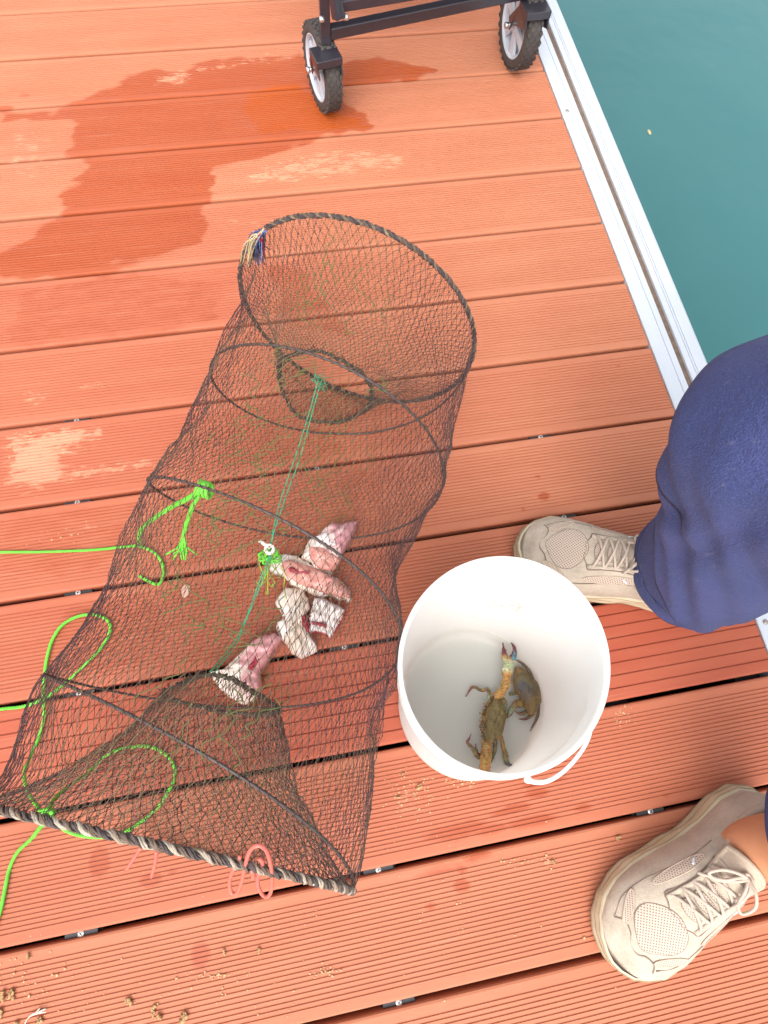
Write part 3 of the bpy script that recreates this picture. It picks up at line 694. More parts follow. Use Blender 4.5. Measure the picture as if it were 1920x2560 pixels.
# ------------------------------------------------------------------ bucket with water and crabs
def bucket():
    e = empty('bucket', 'white plastic bucket with shallow water and two crabs in it', 'bucket', (-.463, -1.704, 0))
    M_bk = mat('white polypropylene', (.93, .93, .905), (.92, .92, .89), 6, .35, spec=.35)
    tt = M_bk.node_tree; tr = tt.nodes.new('ShaderNodeBsdfTranslucent'); tr.inputs[0].default_value = (.92, .92, .90, 1); ms = tt.nodes.new('ShaderNodeMixShader'); ms.inputs[0].default_value = .50
    tt.links.new(tt.nodes['Principled BSDF'].outputs[0], ms.inputs[1]); tt.links.new(tr.outputs[0], ms.inputs[2]); tt.links.new(ms.outputs[0], tt.nodes['Material Output'].inputs[0])
    H = .231; cb = np.array([0, 0]); ct = np.array([.0035, .032])
    RB, RT = .1005, .1105
    prof = [(RB-.012,.0005,0),(RB-.002,.001,0),(RB,.004,.01),(RB+.0005,.012,.05)]
    for f in np.linspace(.06, .78, 12): prof.append((RB+(RT-RB)*f, H*f, f))
    prof += [(RT-.0005,H*.80,.80),(RT+.0030,H*.805,.805),(RT+.0032,H*.845,.845),(RT+.0008,H*.85,.85),(RT+.001,H*.885,.885),(RT+.0034,H*.89,.89),(RT+.0036,H*.92,.92),(RT+.0012,H*.925,.925),(RT+.0014,H*.965,.965),(RT+.0042,H*.97,.97),(RT+.0046,H*.995,.995),(RT+.0036,H*1.0045,1),(RT+.0010,H*1.0045,1),(RT-.0005,H*.995,.995)]
    for f in np.linspace(.97, .05, 14): prof.append((RB-.002+(RT-RB+.001)*f, H*f, f))
    prof += [(RB-.004,.0045,0),(RB-.010,.0032,0),(0.03,.003,0),(.0001,.003,0)]
    n = 128; a = np.linspace(0, 2*PI, n, endpoint=False); V = []
    for r, z, f in prof:
        c = cb*(1-f)+ct*f
        V.append(np.c_[c[0]+r*np.cos(a), c[1]+r*np.sin(a), np.full(n, z)+f*(.085*(r*np.cos(a))+.19*r*np.sin(a))])
    mb = MB(); mb.add(np.concatenate(V), grid_faces(len(prof), n, True)+[tuple(range(n))]); mb.build('pail', M_bk, e)
    # water
    m = bpy.data.materials.new('bucket water'); m.use_nodes = True; t = m.node_tree; t.nodes.clear()
    out = t.nodes.new('ShaderNodeOutputMaterial'); tb = t.nodes.new('ShaderNodeBsdfTransparent'); tb.inputs[0].default_value = (.985, .988, .965, 1)
    gl = t.nodes.new('ShaderNodeBsdfGlossy'); gl.inputs['Roughness'].default_value = .03; fr = t.nodes.new('ShaderNodeFresnel'); fr.inputs[0].default_value = 1.33
    mx_ = t.nodes.new('ShaderNodeMixShader'); bn = t.nodes.new('ShaderNodeBump'); bn.inputs['Strength'].default_value = .25; bn.inputs['Distance'].default_value = .004
    t.links.new(noise_node(t, 40, 2, coord(t)), bn.inputs['Height']); t.links.new(bn.outputs[0], gl.inputs['Normal']); t.links.new(bn.outputs[0], fr.inputs['Normal'])
    t.links.new(fr.outputs[0], mx_.inputs[0]); t.links.new(tb.outputs[0], mx_.inputs[1]); t.links.new(gl.outputs[0], mx_.inputs[2]); t.links.new(mx_.outputs[0], out.inputs[0])
    zw = .030; f = zw/H; c = cb*(1-f)+ct*f; rw = RB-.0025+(RT-RB)*f
    mb = MB(); V = []
    for r in (.0001, rw*.3, rw*.6, rw*.85, rw*.975, rw*.999): V.append(np.c_[c[0]+r*np.cos(a), c[1]+r*np.sin(a), np.full(n, zw+(.0012 if r > rw*.99 else 0))])
    mb.add(np.concatenate(V), grid_faces(6, n, True)); mb.build('bucket_water', m, e)
    # handle: flat strap hanging against the lower right side
    M_h = mat('handle plastic', (.86, .87, .87), (.82, .83, .84), 20, .3, spec=.5)
    hp = np.array([at(u, v, z) for u, v, z in ((1140,1684,.195),(1158,1690,.19),(1183,1687,.18),(1210,1672,.17),(1237,1647,.165),(1259,1618,.165),(1271,1594,.17),(1275,1575,.18),(1276,1550,.19))])-np.array([-.463, -1.704, 0])
    mb = MB(); mb.add(*tube(spline(hp, 10), .0026, 10, flat=.6)); mb.build('handle', M_h, e)
    for k in (0, -1): mb = MB(); mb.add(*box(hp[k], (.008, .007, .010), .8)); bevel(mb.build('handle_lug', M_bk, e, smooth=False), .003, 3)
    # faint dirt streaks inside far wall
    mb = MB()
    for i in range(40):
        th = RNG.normal(.95, .12); z = .231*(.56+RNG.normal(0, .03)-.25*(th-.95)); f = z/H; r = RB-.0026+(RT-RB)*f
        p0 = np.array([cb[0]*(1-f)+ct[0]*f+r*math.cos(th), ct[1]*f+r*math.sin(th), z+f*(.085*r*math.cos(th)+.19*r*math.sin(th))])
        tan = np.array([-math.sin(th), math.cos(th), 0]); L = RNG.uniform(.001, .005)
        mb.add(*tube([p0, p0+tan*L*.5+np.array([0, 0, RNG.normal(0, .001)]), p0+tan*L], .0002, 3))
    mb.build('dirt_streak', mat('brown residue', (.45, .30, .18), rough=.9), e)
bucket()

# crabs
def cpt(x, y, z): return at(976.3+.15625*x, 1347.9+.15625*y, z)
M_crab = mat('crab shell', (1.15, 1.1, 1.0), (.42, .38, .30), 330, .42, .6, 420, tint=True, spec=.5)
OLV = np.array([.21, .17, .055]); ORG = np.array([.56, .32, .10]); BRN = np.array([.17, .12, .05]); SLT = np.array([.085, .085, .105]); MAR = np.array([.13, .010, .030]); BLU = np.array([.08, .22, .30]); CRM = np.array([.52, .53, .38]); PNKT = np.array([.34, .09, .08])
def limb(mb, pts, cols, flat=.7, sides=10, n=8, spiny=0):
    """pts: (x, y, z, radius mm) ; segmented with waists at joints"""
    P = spline(np.array([cpt(x, y, z) for x, y, z, r in pts]), n); R = np.interp(np.linspace(0, len(pts)-1, len(P)), np.arange(len(pts)), [p[3]*.001 for p in pts])
    seg = np.linspace(0, len(pts)-1, len(P)); C = np.stack([np.interp(seg, np.arange(len(pts)), [c[k] for c in cols]) for k in range(3)], 1)
    R = R*(1+.10*np.sin(np.arange(len(P))*1.9)*(np.max(R) > .004)+RNG.normal(0, .03, len(P))); V, F = tube(P, R, sides, flat=flat); V = V+RNG.normal(0, .00028, V.shape)
    C = np.repeat(C, sides, 0)*np.clip(1+RNG.normal(0, .16, (len(V), 1)), .5, 1.5); C[:, 1:] *= np.clip(1+.25*noise2(V[:, 0]*400, V[:, 1]*400, 4), .5, 1.5)[:, None]; mb.add(V, F, C)
    if spiny:
        for i in range(spiny):
            k = RNG.integers(2, len(P)-2); d = RNG.normal(0, 1, 3); d[2] = abs(d[2]); d /= np.linalg.norm(d); r = R[k]
            mb.add(*tube([P[k]+d*r*.7, P[k]+d*(r+.0018)], np.array([.0010, .0002]), 5), C[min(k*sides, len(C)-1)]*.8)
def crab(name, label, outline, zc, h, colf, seed, teeth):
    xy = [cpt(x, y, zc)[:2] for x, y in outline]
    c = np.mean(xy, 0); e = empty(name, label, 'crab', (c[0], c[1], .004))
    mb = MB(); V, F, C = dome(xy, zc, h, .5, rings=18, nseg=120, bumpy=.10, seed=seed, colf=colf, under=.7); mb.add(V+RNG.normal(0, .00012, V.shape), F, C)
    for x, y, dx, dy in teeth:
        p = cpt(x, y, zc+.001); q = cpt(x+dx, y+dy, zc+.002); mb.add(*tube([p, q], np.array([.0016, .0002]), 6), ORG*.8)
    return e, mb
def colA(q, r, s, c, size):
    b = mix3(OLV, BRN, .4+.6*noise2(q[:, 0]*300, q[:, 1]*300, 2)); edge = np.clip((r-.80)/.2, 0, 1)
    left = np.clip((c[0]-q[:, 0])/size*6, 0, 1); return mix3(b, ORG*.8+.05, edge*left) if s > 0 else np.tile(ORG*.8, (len(q), 1))
outA = [(560,1000),(640,985),(690,1030),(705,1100),(740,1200),(748,1290),(722,1420),(690,1530),(600,1590),(550,1655),(480,1660),(432,1560),(420,1450),(425,1350),(440,1250),(462,1170),(510,1080)]
tA = [(475,1140,-45,10),(462,1190,-50,20),(445,1240,-45,15),(435,1290,-45,10),(425,1340,-40,10),(418,1390,-35,8),(415,1440,-32,10),(420,1500,-30,15),(430,1550,-28,10),(540,1020,-18,-25),(600,985,-5,-25)]
eA, mA = crab('crab', 'olive brown crab reaching one blue tipped claw upward, the left one in the bucket', outA, .020, .013, colA, 31, tA)
limb(mA, [(600,1010,.024,5),(670,960,.028,6.5),(705,905,.031,5.2),(735,850,.033,6.5),(752,790,.034,6.2),(756,720,.035,5.2)], [ORG]*6, .8, 14, spiny=22)
limb(mA, [(756,730,.035,5.5),(762,690,.036,7.2),(770,620,.037,7.8),(778,560,.038,7.8),(784,505,.038,7.4),(785,480,.038,5.5)], [ORG, ORG, CRM, CRM*np.array([.8,.95,.8]), CRM, ORG], .75, 14)
limb(mA, [(735,500,.038,4.6),(726,450,.039,4.2),(718,400,.040,3.3),(712,340,.041,2.1),(705,262,.042,.4)], [CRM, ORG*.9, MAR, MAR, MAR], .8, 10)
limb(mA, [(838,490,.038,3.8),(858,450,.039,3.8),(868,400,.040,3.2),(862,340,.041,2.4),(842,290,.042,1.4),(812,258,.042,.4)], [BLU, BLU, BLU*.6+MAR*.3, MAR, MAR*.8, MAR*.7], .8, 10)
limb(mA, [(800,470,.038,2.5),(820,445,.039,2.0),(838,415,.040,1.4),(840,370,.041,.8)], [ORG, MAR, MAR, MAR], .8, 8)
for k in range(7): mA.add(*tube([cpt(740+k*4, 350+k*16, .041), cpt(752+k*4, 356+k*16, .041)], np.array([.0007, .0002]), 5), MAR)
limb(mA, [(470,1600,.018,5.5),(478,1700,.020,7),(478,1780,.023,7),(470,1850,.026,7.2),(462,1930,.029,7.4),(450,2050,.030,7)], [ORG]*6, .8, 14, spiny=26)
limb(mA, [(540,1070,.016,3),(520,1010,.014,2.8),(518,950,.016,2.6),(480,905,.020,2.4),(430,915,.018,2.6),(390,915,.016,2.3),(340,885,.014,2.6),(285,875,.012,1.9),(240,925,.009,1.2),(192,1008,.007,.3)], [CRM, CRM, ORG*.7, OLV, ORG*.6, OLV, OLV, PNKT, PNKT, PNKT], .7)
limb(mA, [(440,1830,.012,3.4),(360,1825,.013,4.2),(325,1770,.014,3.2),(270,1700,.012,2.6),(212,1640,.010,1.9),(235,1590,.008,1.3),(268,1518,.007,.3)], [ORG*.6, OLV, ORG*.5, OLV, PNKT, PNKT, PNKT], .7)
limb(mA, [(350,1760,.013,1.5),(325,1700,.012,1.0),(333,1648,.010,.3)], [OLV, PNKT, PNKT], .7, 6)
limb(mA, [(620,1570,.014,3.2),(672,1560,.015,3.0),(695,1640,.016,2.9),(712,1720,.014,3.2),(735,1790,.012,3.8),(745,1860,.010,4.0),(770,1930,.008,3.2),(860,1975,.006,.8)], [ORG, ORG*.8, ORG*.6, ORG*.7, OLV, OLV*1.3, SLT, SLT], .6)
limb(mA, [(600,1600,.010,2.8),(598,1700,.010,2.6),(580,1790,.009,2.3),(560,1860,.008,1.6),(540,1925,.006,.4)], [OLV]*5, .7)
limb(mA, [(690,1060,.014,4.5),(735,1080,.010,3.2),(735,1200,.009,2)], [ORG*.8, CRM*.8, CRM*.7], .7)
for i in range(150):
    k = RNG.uniform(0, 1); y_ = 1000+k*640; x_ = np.interp(y_, [1000, 1080, 1170, 1250, 1350, 1450, 1560, 1650], [560, 500, 455, 435, 420, 415, 430, 480])+RNG.normal(8, 22)
    p = cpt(x_, y_, .026+RNG.normal(0, .0015)); d = RNG.normal(0, .0006, 3); rr = RNG.uniform(.0005, .0015)
    mA.add(*tube([p-[0, 0, rr], p+d, p+d+[0, 0, rr]], np.array([.5, 1, .4])*rr, 6), (BRN if RNG.random() < .5 else ORG)*RNG.uniform(.6, 1.3))
mA.build('body', M_crab, eA, local='world')
def colB(q, r, s, c, size):
    b = mix3(BRN*.75, OLV*.75, .5+.6*noise2(q[:, 0]*260, q[:, 1]*260, 5)); d = np.hypot(q[:, 0]-c[0]+.010, q[:, 1]-c[1])/size
    b = mix3(SLT*.8, b, (d-.15)/.10); return mix3(b, ORG*.62, np.clip((r-.7)/.3, 0, 1)*.7+.35*np.clip(noise2(q[:, 0]*120, q[:, 1]*120, 6), 0, 1))
outB = [(880,590),(960,600),(1040,670),(1100,750),(1170,790),(1215,880),(1238,980),(1238,1080),(1200,1120),(1165,1220),(1080,1262),(1020,1190),(975,1100),(930,1000),(880,920),(850,860),(842,770),(862,670)]
tB = [(850,780,-14,-8),(852,840,-18,6),(875,910,-18,10),(905,965,-16,14)]
eB, mB = crab('crab', 'dark brown crab with a slate patch on its shell, the right one in the bucket', outB, .016, .012, colB, 41, tB)
limb(mB, [(1130,800,.012,3),(1090,700,.014,2.6),(1040,620,.014,2.3),(985,560,.012,2.2),(930,520,.010,1.6),(882,497,.008,.4)], [BRN]*6, .7)
limb(mB, [(1130,770,.012,3.6),(1145,720,.013,3.6),(1130,670,.014,5.2),(1105,630,.014,4.6),(1090,612,.014,1.2)], [ORG*.5, BRN*1.2, BRN, BRN, BRN], .45, 12)
limb(mB, [(1190,1110,.010,2.6),(1205,1170,.011,2.4),(1190,1260,.010,2.3),(1150,1350,.009,1.7),(1110,1420,.008,1.1),(1078,1480,.007,.3)], [BRN, BRN*1.2, BRN, BRN, PNKT*.5, BRN], .7)
limb(mB, [(1190,1100,.012,2.4),(1225,1125,.012,2.4),(1252,1095,.012,3.8),(1262,1140,.012,4.6),(1258,1188,.012,1.6)], [BRN*1.2, BRN*1.2, BRN, BRN, BRN], .45, 12)
limb(mB, [(1130,1235,.010,2.6),(1060,1290,.010,2.4),(1010,1315,.009,1.6),(925,1316,.007,.3)], [ORG*.5, BRN, PNKT*.6, PNKT*.7], .7)
limb(mB, [(1040,1215,.012,2.8),(985,1235,.012,3.0),(930,1238,.011,2.0),(855,1200,.010,.4)], [BRN, BRN*1.2, PNKT*.6, PNKT], .7)
limb(mB, [(900,930,.012,3.0),(850,960,.013,2.8),(790,975,.012,2.0)], [OLV, OLV, OLV*.8], .7)
limb(mB, [(985,1090,.012,5.0),(915,1100,.015,5.4),(870,1120,.017,4.6),(830,1180,.016,3.8),(790,1245,.014,3.4),(752,1300,.010,1.2)], [BRN*1.5, ORG*.6, ORG*.55, CRM*.55, CRM*.5, ORG*.6], .75, 12, spiny=10)
mB.build('body', M_crab, eB, local='world')

# ------------------------------------------------------------------ folding cart
def cart():
    M_fr = mat('black powder coated steel', (.022, .020, .028), (.03, .026, .034), 60, .28, spec=.6, coat=.3)
    M_ty = mat('tyre rubber', (.045, .038, .036), (.065, .055, .05), 60, .75, .3, 300)
    M_rim = mat('grey wheel plastic', (.50, .53, .58), (.45, .48, .53), 30, .35)
    M_nut = mat('axle nut', (.7, .7, .7), rough=.25, metal=.9)
    e = empty('folding_cart', 'black steel folding cart on chunky tyres at the top of the deck', 'cart', (-.3, -.35, 0))
    def wheel(c, a, R, w, fork):
        n = np.array([math.cos(a), math.sin(a), 0]); f = np.array([-math.sin(a), math.cos(a), 0]); u = np.array([0, 0, 1.])
        c = np.array(c, float)-np.array(e.location)
        wr = bpy.data.objects.new('wheel', None); link(wr, e); wr.location = c
        seg = 96; an = np.linspace(0, 2*PI, seg, endpoint=False)
        def lathe(prof):   # (axial 0..w, radius)
            V = np.concatenate([n*x+r*(np.cos(an)[:, None]*f+np.sin(an)[:, None]*u) for x, r in prof]); return V, grid_faces(len(prof), seg, True)
        ri = R*.775
        mb = MB(); prof = [(.003,ri-.004),(0.0005,ri),(0,ri+.004),(.001,R-.006),(.004,R-.0022),(.008,R-.0012),(w*.5,R-.0003),(w-.008,R-.0012),(w-.004,R-.0022),(w-.001,R-.006),(w,ri+.004),(w-.0005,ri),(w-.003,ri-.004)]
        mb.add(*lathe(prof))
        # diamond tread blocks
        nb = 30
        for i in range(nb):
            for row, (x0, off) in enumerate(((w*.30, 0), (w*.70, .0), (w*.5, .5), (w*.12, .5), (w*.88, .5))):
                t0 = (i+off)/nb*2*PI; hw = w*.15 if row < 3 else w*.10; ha = PI/nb*.82; rr = R-.0012
                def pt(x, t, r): return n*x+r*(math.cos(t)*f+math.sin(t)*u)
                top = [pt(x0-hw, t0, rr+.0018), pt(x0-hw*.25, t0+ha*.8, rr+.002), pt(x0+hw*.25, t0+ha*.8, rr+.002), pt(x0+hw, t0, rr+.0018), pt(x0+hw*.25, t0-ha*.8, rr+.002), pt(x0-hw*.25, t0-ha*.8, rr+.002)]
                bot = [p*1.0-(p-n*np.dot(p, n))/np.linalg.norm(p-n*np.dot(p, n))*.0035 for p in top]
                mb.add(np.array(top+bot), [(0,1,2,3,4,5)]+[(k, 6+k, 6+(k+1) % 6, (k+1) % 6) for k in range(6)])
        mb.build('tyre', M_ty, wr, smooth=False)
        mb = MB(); mb.add(*lathe([(.004,ri-.0005),(.002,ri-.001),(.0015,ri-.004),(.005,ri-.007),(.010,ri-.008),(w*.6,ri-.009)]))
        mb.add(*lathe([(.002,.0001),(.002,.012),(.004,.0145),(.012,.0150),(w*.7,.0155)]))
        for k in range(6):
            t0 = k/6*2*PI+.3
            d = math.cos(t0)*f+math.sin(t0)*u; s_ = -math.sin(t0)*f+math.cos(t0)*u
            A = d*.012; B = d*(ri-.006)
            V = [A-s_*.006+n*.005, A+s_*.006+n*.005, B+s_*.011+n*.006, B-s_*.011+n*.006]; V += [v+n*.006 for v in V]
            mb.add(np.array(V), [(0,1,2,3),(4,7,6,5),(0,4,5,1),(1,5,6,2),(2,6,7,3),(3,7,4,0)])
        mb.add(*lathe([(w*.62,.0001),(w*.62,ri-.006)]))
        mb.build('rim', M_rim, wr, smooth=False)
        # fork: top plate over the front of the tyre and two tapering cheeks to the axle
        mb = MB()
        top = np.array(fork[0])-np.array(e.location)-c
        for x in (-.006, w+.006):
            o = n*x
            P = [o+top-f*.020, o+top+f*.022, o+np.array([0,0,.0])+f*.012+u*.010, o-u*.010, o-f*.012+u*.008, o+top-f*.028-u*.020]
            V = P+[p+n*.003 for p in P]
            mb.add(np.array(V), [(0,1,2,3,4,5),(11,10,9,8,7,6)]+[(k, 6+k, 6+(k+1) % 6, (k+1) % 6) for k in range(6)])
        mb.add(*bar(top-n*.007+u*.002, top+n*(w+.010)+u*.002, .044, .014))
        bevel(mb.build('fork', M_fr, wr, smooth=False), .0025, 3)
        mb = MB(); V, F = tube([-n*.013, -n*.002], .0045, 12); mb.add(V, F); V, F = tube([-n*.016, -n*.010], .0065, 6); mb.add(V, F); mb.build('axle_nut', M_nut, wr)
        return wr
    # positions measured on the deck
    wheel((-.5129, -.4946, .0765), .2078, .0745, .0335, ((-.5129+.0, -.548, .128),))
    wheel((-.0885, -.4092, .0800), .0808, .0780, .0345, ((-.0885, -.462, .135),))
    wheel((-.535, .18, .0765), .05, .0745, .0335, ((-.535, .235, .128),))
    wheel((-.060, .25, .0765), .05, .0745, .0335, ((-.060, .30, .128),))
    O = np.array(e.location)
    def fbar(name, a, b, w, h, bv=.002):
        mb = MB(); mb.add(*bar(np.array(a)-O, np.array(b)-O, w, h, (0, 0, 1) if abs(a[2]-b[2]) < .1 else (0, 1, 0))); return bevel(mb.build(name, M_fr, e, smooth=False), bv, 2)
    pA = np.array(at(704, 90, .145)); pB = np.array([-.045, -.43, .15]); 
    fbar('post', pA+[0, .004, -.004], pA+[0, .004, .40], .018, .018)
    fbar('post', pB+[0, .0, 0], pB+[0, 0, .40], .018, .018)
    fbar('post', (-.50, .18, .14), (-.50, .18, .55), .018, .018)
    fbar('post', (-.04, .25, .14), (-.04, .25, .55), .018, .018)
    fbar('cross_bar', pA+[.008, .006, .012], pB+[-.006, 0, .006], .018, .020)
    fbar('cross_bar', np.array(at(728, 10, .215)), np.array(at(728, 10, .215))+[.44, .07, 0], .018, .018)
    fbar('cross_bar', (-.50, .18, .16), (-.04, .25, .16), .018, .020)
    fbar('side_bar', pA+[0, .01, .16], (-.50, .17, .31), .014, .018)
    fbar('side_bar', pB+[0, .01, .16], (-.04, .24, .31), .014, .018)
    q0 = np.array(at(728, 42, .205)); q1 = q0+[-.012, .02, .10]
    fbar('folding_link', q0, q1, .012, .016); 
    q2 = np.array(at(742, 38, .205)); fbar('folding_link', q2, q2+[-.04, .03, .13], .010, .013)
    mb = MB(); mb.add(*tube([q2-O, q2-O+[.008, -.002, .002]], .005, 10)); mb.build('bolt', M_nut, e); mb = MB(); z = np.array(at(690, 42, .19))-O; mb.add(*tube([z, z+[.008, .0, 0]], .005, 10)); mb.build('bolt', M_nut, e)
    M_cl = mat('cart canvas', (.03, .03, .05), rough=.8, bmp=.3, bscale=300)
    mb = MB(); mb.add(*box(np.array([-.27, -.12, .44])-O, (.50, .60, .22))); bevel(mb.build('canvas_tub', M_cl, e, smooth=False), .02, 3)
cart()

# ------------------------------------------------------------------ person: shoes, ankles, trousers
def suede():
    m, t, b = nodes('beige suede'); v = coord(t)
    a = noise_node(t, 28, 6, v, .7); c = ramp(t, a, [(.3, (.38, .315, .245)), (.62, (.50, .42, .335))])
    d = noise_node(t, 260, 4, v, .7); c = mixc(t, mth(t, 'MULTIPLY', mth(t, 'SUBTRACT', d, .45), 1.6, clamp=True), c, (.58, .495, .405))
    t.links.new(c, b.inputs['Base Color']); b.inputs['Roughness'].default_value = .95; b.inputs['Specular IOR Level'].default_value = .15
    bump(t, b, mth(t, 'ADD', noise_node(t, 500, 3, v), mth(t, 'MULTIPLY', noise_node(t, 55, 4, v), 1.5)), .5, .0012); return m
M_suede = suede()
M_pad = mat('beige lining', (.50, .40, .31), (.45, .35, .26), 200, .9, .5, 700)
M_sole = mat('yellowed foam sole', (.60, .50, .36), (.50, .40, .25), 18, .6, .15, 150)
M_lace = mat('lace', (.54, .44, .36), (.44, .36, .29), 300, .85, .5, 900)
M_seam = mat('dark seam line', (.26, .19, .15), rough=.9)  # darker brown for the seam lines of the upper
M_refl = mat('reflective tab', (.70, .74, .78), rough=.3)
def mesh_fabric():
    m, t, b = nodes('perforated mesh fabric'); v = coord(t, 'UV')
    vo = t.nodes.new('ShaderNodeTexVoronoi'); vo.inputs['Scale'].default_value = 1.0; vo.inputs['Randomness'].default_value = 0.0
    t.links.new(v, vo.inputs['Vector'])
    hole = mth(t, 'LESS_THAN', vo.outputs['Distance'], .27)
    t.links.new(mixc(t, hole, (.50, .405, .33), (.19, .12, .085)), b.inputs['Base Color']); b.inputs['Roughness'].default_value = .85
    return m
M_mesh = mesh_fabric()
M_skin = mat('skin', (.56, .255, .135), (.50, .215, .11), 25, .5, .08, 400, sub=.15)

LS = .292
def hw(x, side):
    """half width of the upper at distance x from the heel, side +1 outer"""
    xs = [0, .006, .02, .05, .09, .12, .16, .20, .225, .25, .27, .283, .290, .292]
    o_ = [0, .016, .028, .035, .034, .036, .044, .0505, .051, .046, .036, .024, .010, 0]
    i_ = [0, .016, .027, .034, .033, .035, .043, .051, .053, .049, .039, .027, .012, 0]
    return 1.13*np.interp(x, xs, o_ if side > 0 else i_)
def hx(x):
    return np.interp(x, [0,.01,.03,.06,.10,.13,.16,.19,.22,.25,.27,.285,.292], [.078,.092,.098,.092,.094,.106,.095,.080,.066,.055,.047,.034,.018])
def upper_z(x, y, zs=.026):
    h = np.where(np.asarray(y) > 0, hw(x, 1), hw(x, -1)); c = np.clip(np.abs(y)/np.maximum(h, 1e-4), 0, 1)
    pw = np.interp(x, [0, .12, .2, .29], [.30, .36, .48, .5])
    z = zs+(hx(x)-zs)*(1-c**2.4)**pw
    return z
def opening(x, y):
    return ((x-.066)/.056)**2+(y/.0275)**2
def shoe(name, label, heel, heading, side, person, detail=1):
    root = bpy.data.objects.new(name, None); link(root, person, label)
    root.location = heel; root.rotation_euler = (0, 0, heading)
    # upper
    nx, na = 110, 90; xs = LS*(.5-.5*np.cos(np.linspace(0.02, PI-.01, nx))); V = np.zeros((nx, na, 3))
    an = np.linspace(0, PI, na)
    for i, x in enumerate(xs):
        c = np.cos(an); s_ = np.sin(an)
        y = np.where(c > 0, hw(x, 1), hw(x, -1))*np.sign(c)*np.abs(c)**.75
        bul = 1+.05*np.sin(an*1.0)**.5*np.sin(2*an)**2
        z = upper_z(x, y*.999)
        # walls bulge, tuck in at the sole
        y = y*(1-.02*np.exp(-((z-.026)/.006)**2))
        e_ = opening(x, y); pad = .006*np.exp(-((e_-1.30)/.28)**2)*(x < .135)
        m_ = np.clip((1.12-e_)/.22, 0, 1); m_ = m_*m_*(3-2*m_)
        z = (z+pad)*(1-m_)+.035*m_
        V[i] = np.c_[np.full(na, x), y*side, z]
    V[:, :, 2] += .0006*noise2(V[:, :, 0]*120, V[:, :, 1]*120, 3)
    V = np.maximum(V, np.array([-9, -9, .012]))
    mb = MB(); mb.add(V.reshape(-1, 3), grid_faces(nx, na)); up = mb.build('upper', M_suede, root)
    # sole: stacked slabs with a scalloped side
    def outline(grow, n=140):
        t_ = np.linspace(0, 1, n); xx = LS*(.5-.5*np.cos(PI*t_))
        a_ = np.c_[xx, hw(xx, 1)]; b_ = np.c_[xx[::-1], -hw(xx[::-1], -1)]; P = np.r_[a_, b_[1:-1]]
        d = np.roll(P, -1, 0)-np.roll(P, 1, 0); nn = np.c_[-d[:, 1], d[:, 0]]; nn /= np.maximum(np.linalg.norm(nn, axis=1, keepdims=True), 1e-9)
        g = grow*np.interp(P[:, 0], [0, .04, .12, .2, LS], [1.6, 1.3, .7, .8, .7])
        return P+nn*g[:, None]*.5
    layers = [(-.001,.0012),(.003,.0),(.0055,.006),(.0065,.012),(.0052,.0145),(.0072,.018),(.0066,.024),(.0045,.029),(.0012,.032),(-.004,.033)]
    VV = []
    for g, z in layers:
        O_ = outline(g); zz = z+.5*z*np.interp(O_[:, 0], [0, .05, .12, .22, .27, LS], [.35, .30, .0, -.2, -.2, .0])
        wob = .0012*np.sin(O_[:, 0]*95+z*120)*(z > .003)
        c_ = O_.mean(0); dn = (O_-c_)/np.linalg.norm(O_-c_, axis=1, keepdims=True)
        O_ = O_+dn*wob[:, None]
        zz = zz+np.interp(O_[:, 0], [0, .22, .27, LS], [0, 0, .002, .006])*(1 if z < .02 else .8)
        VV.append(np.c_[O_[:, 0], O_[:, 1]*side, zz])
    n = len(VV[0]); mb = MB(); mb.add(np.concatenate(VV), grid_faces(len(VV), n, True)+[tuple(range(n))]); so_ = mb.build('sole', M_sole, root)
    mb = MB()
    for k_ in (2, 5, 7):
        P_ = VV[k_]; c_ = P_.mean(0); mb.add(*tube(P_[::2]+(P_[::2]-c_)*[.004, .004, 0], .0006, 5, True))
    mb.build('groove', mat('sole groove', (.36, .28, .17), rough=.8), so_)
    # surface helper for trims
    def sp(x, y, off=.0005): return np.array([x, y*side, float(upper_z(x, y))+off])
    def patch(nm, poly, m, off=.0012, trimr=.0011, scale=330):
        P = loop3(np.c_[np.array(poly), np.zeros(len(poly))], 60)[:, :2]; c = P.mean(0); V = []; UV = []
        for r in np.linspace(0.02, 1, 9):
            q_ = c+(P-c)*r; V += [sp(x, y, off) for x, y in q_]; UV += [(x*scale+.5*round(y*scale*1.0) % 1, y*scale) for x, y in q_]
        mb = MB(); mb.add(np.array(V), grid_faces(9, 60, True)+[tuple(range(60))]); o = mb.build(nm, m, root)
        uv = o.data.uv_layers.new(name='UVMap'); vi = np.zeros(len(o.data.loops), int); o.data.loops.foreach_get('vertex_index', vi)
        UV = np.array([(q_[0]*.7071+q_[1]*.7071, -q_[0]*.7071+q_[1]*.7071) for q_ in [(V_[0]*scale, V_[1]*scale) for V_ in V]]); uv.data.foreach_set('uv', UV[vi].ravel())
        if trimr:
            mb = MB(); T_ = np.array([sp(x, y, off*.6) for x, y in P]); mb.add(*tube(T_, trimr, 6, True, flat=.6)); mb.build('trim', M_pad if trimr > .0009 else M_seam, o)
        return o
    patch('vamp_mesh', [(.257,-.002),(.252,.010),(.240,.026),(.226,.031),(.214,.026),(.204,.012),(.201,-.004),(.207,-.022),(.218,-.031),(.232,-.029),(.246,-.018),(.254,-.010)], M_mesh, .0009, .0007)
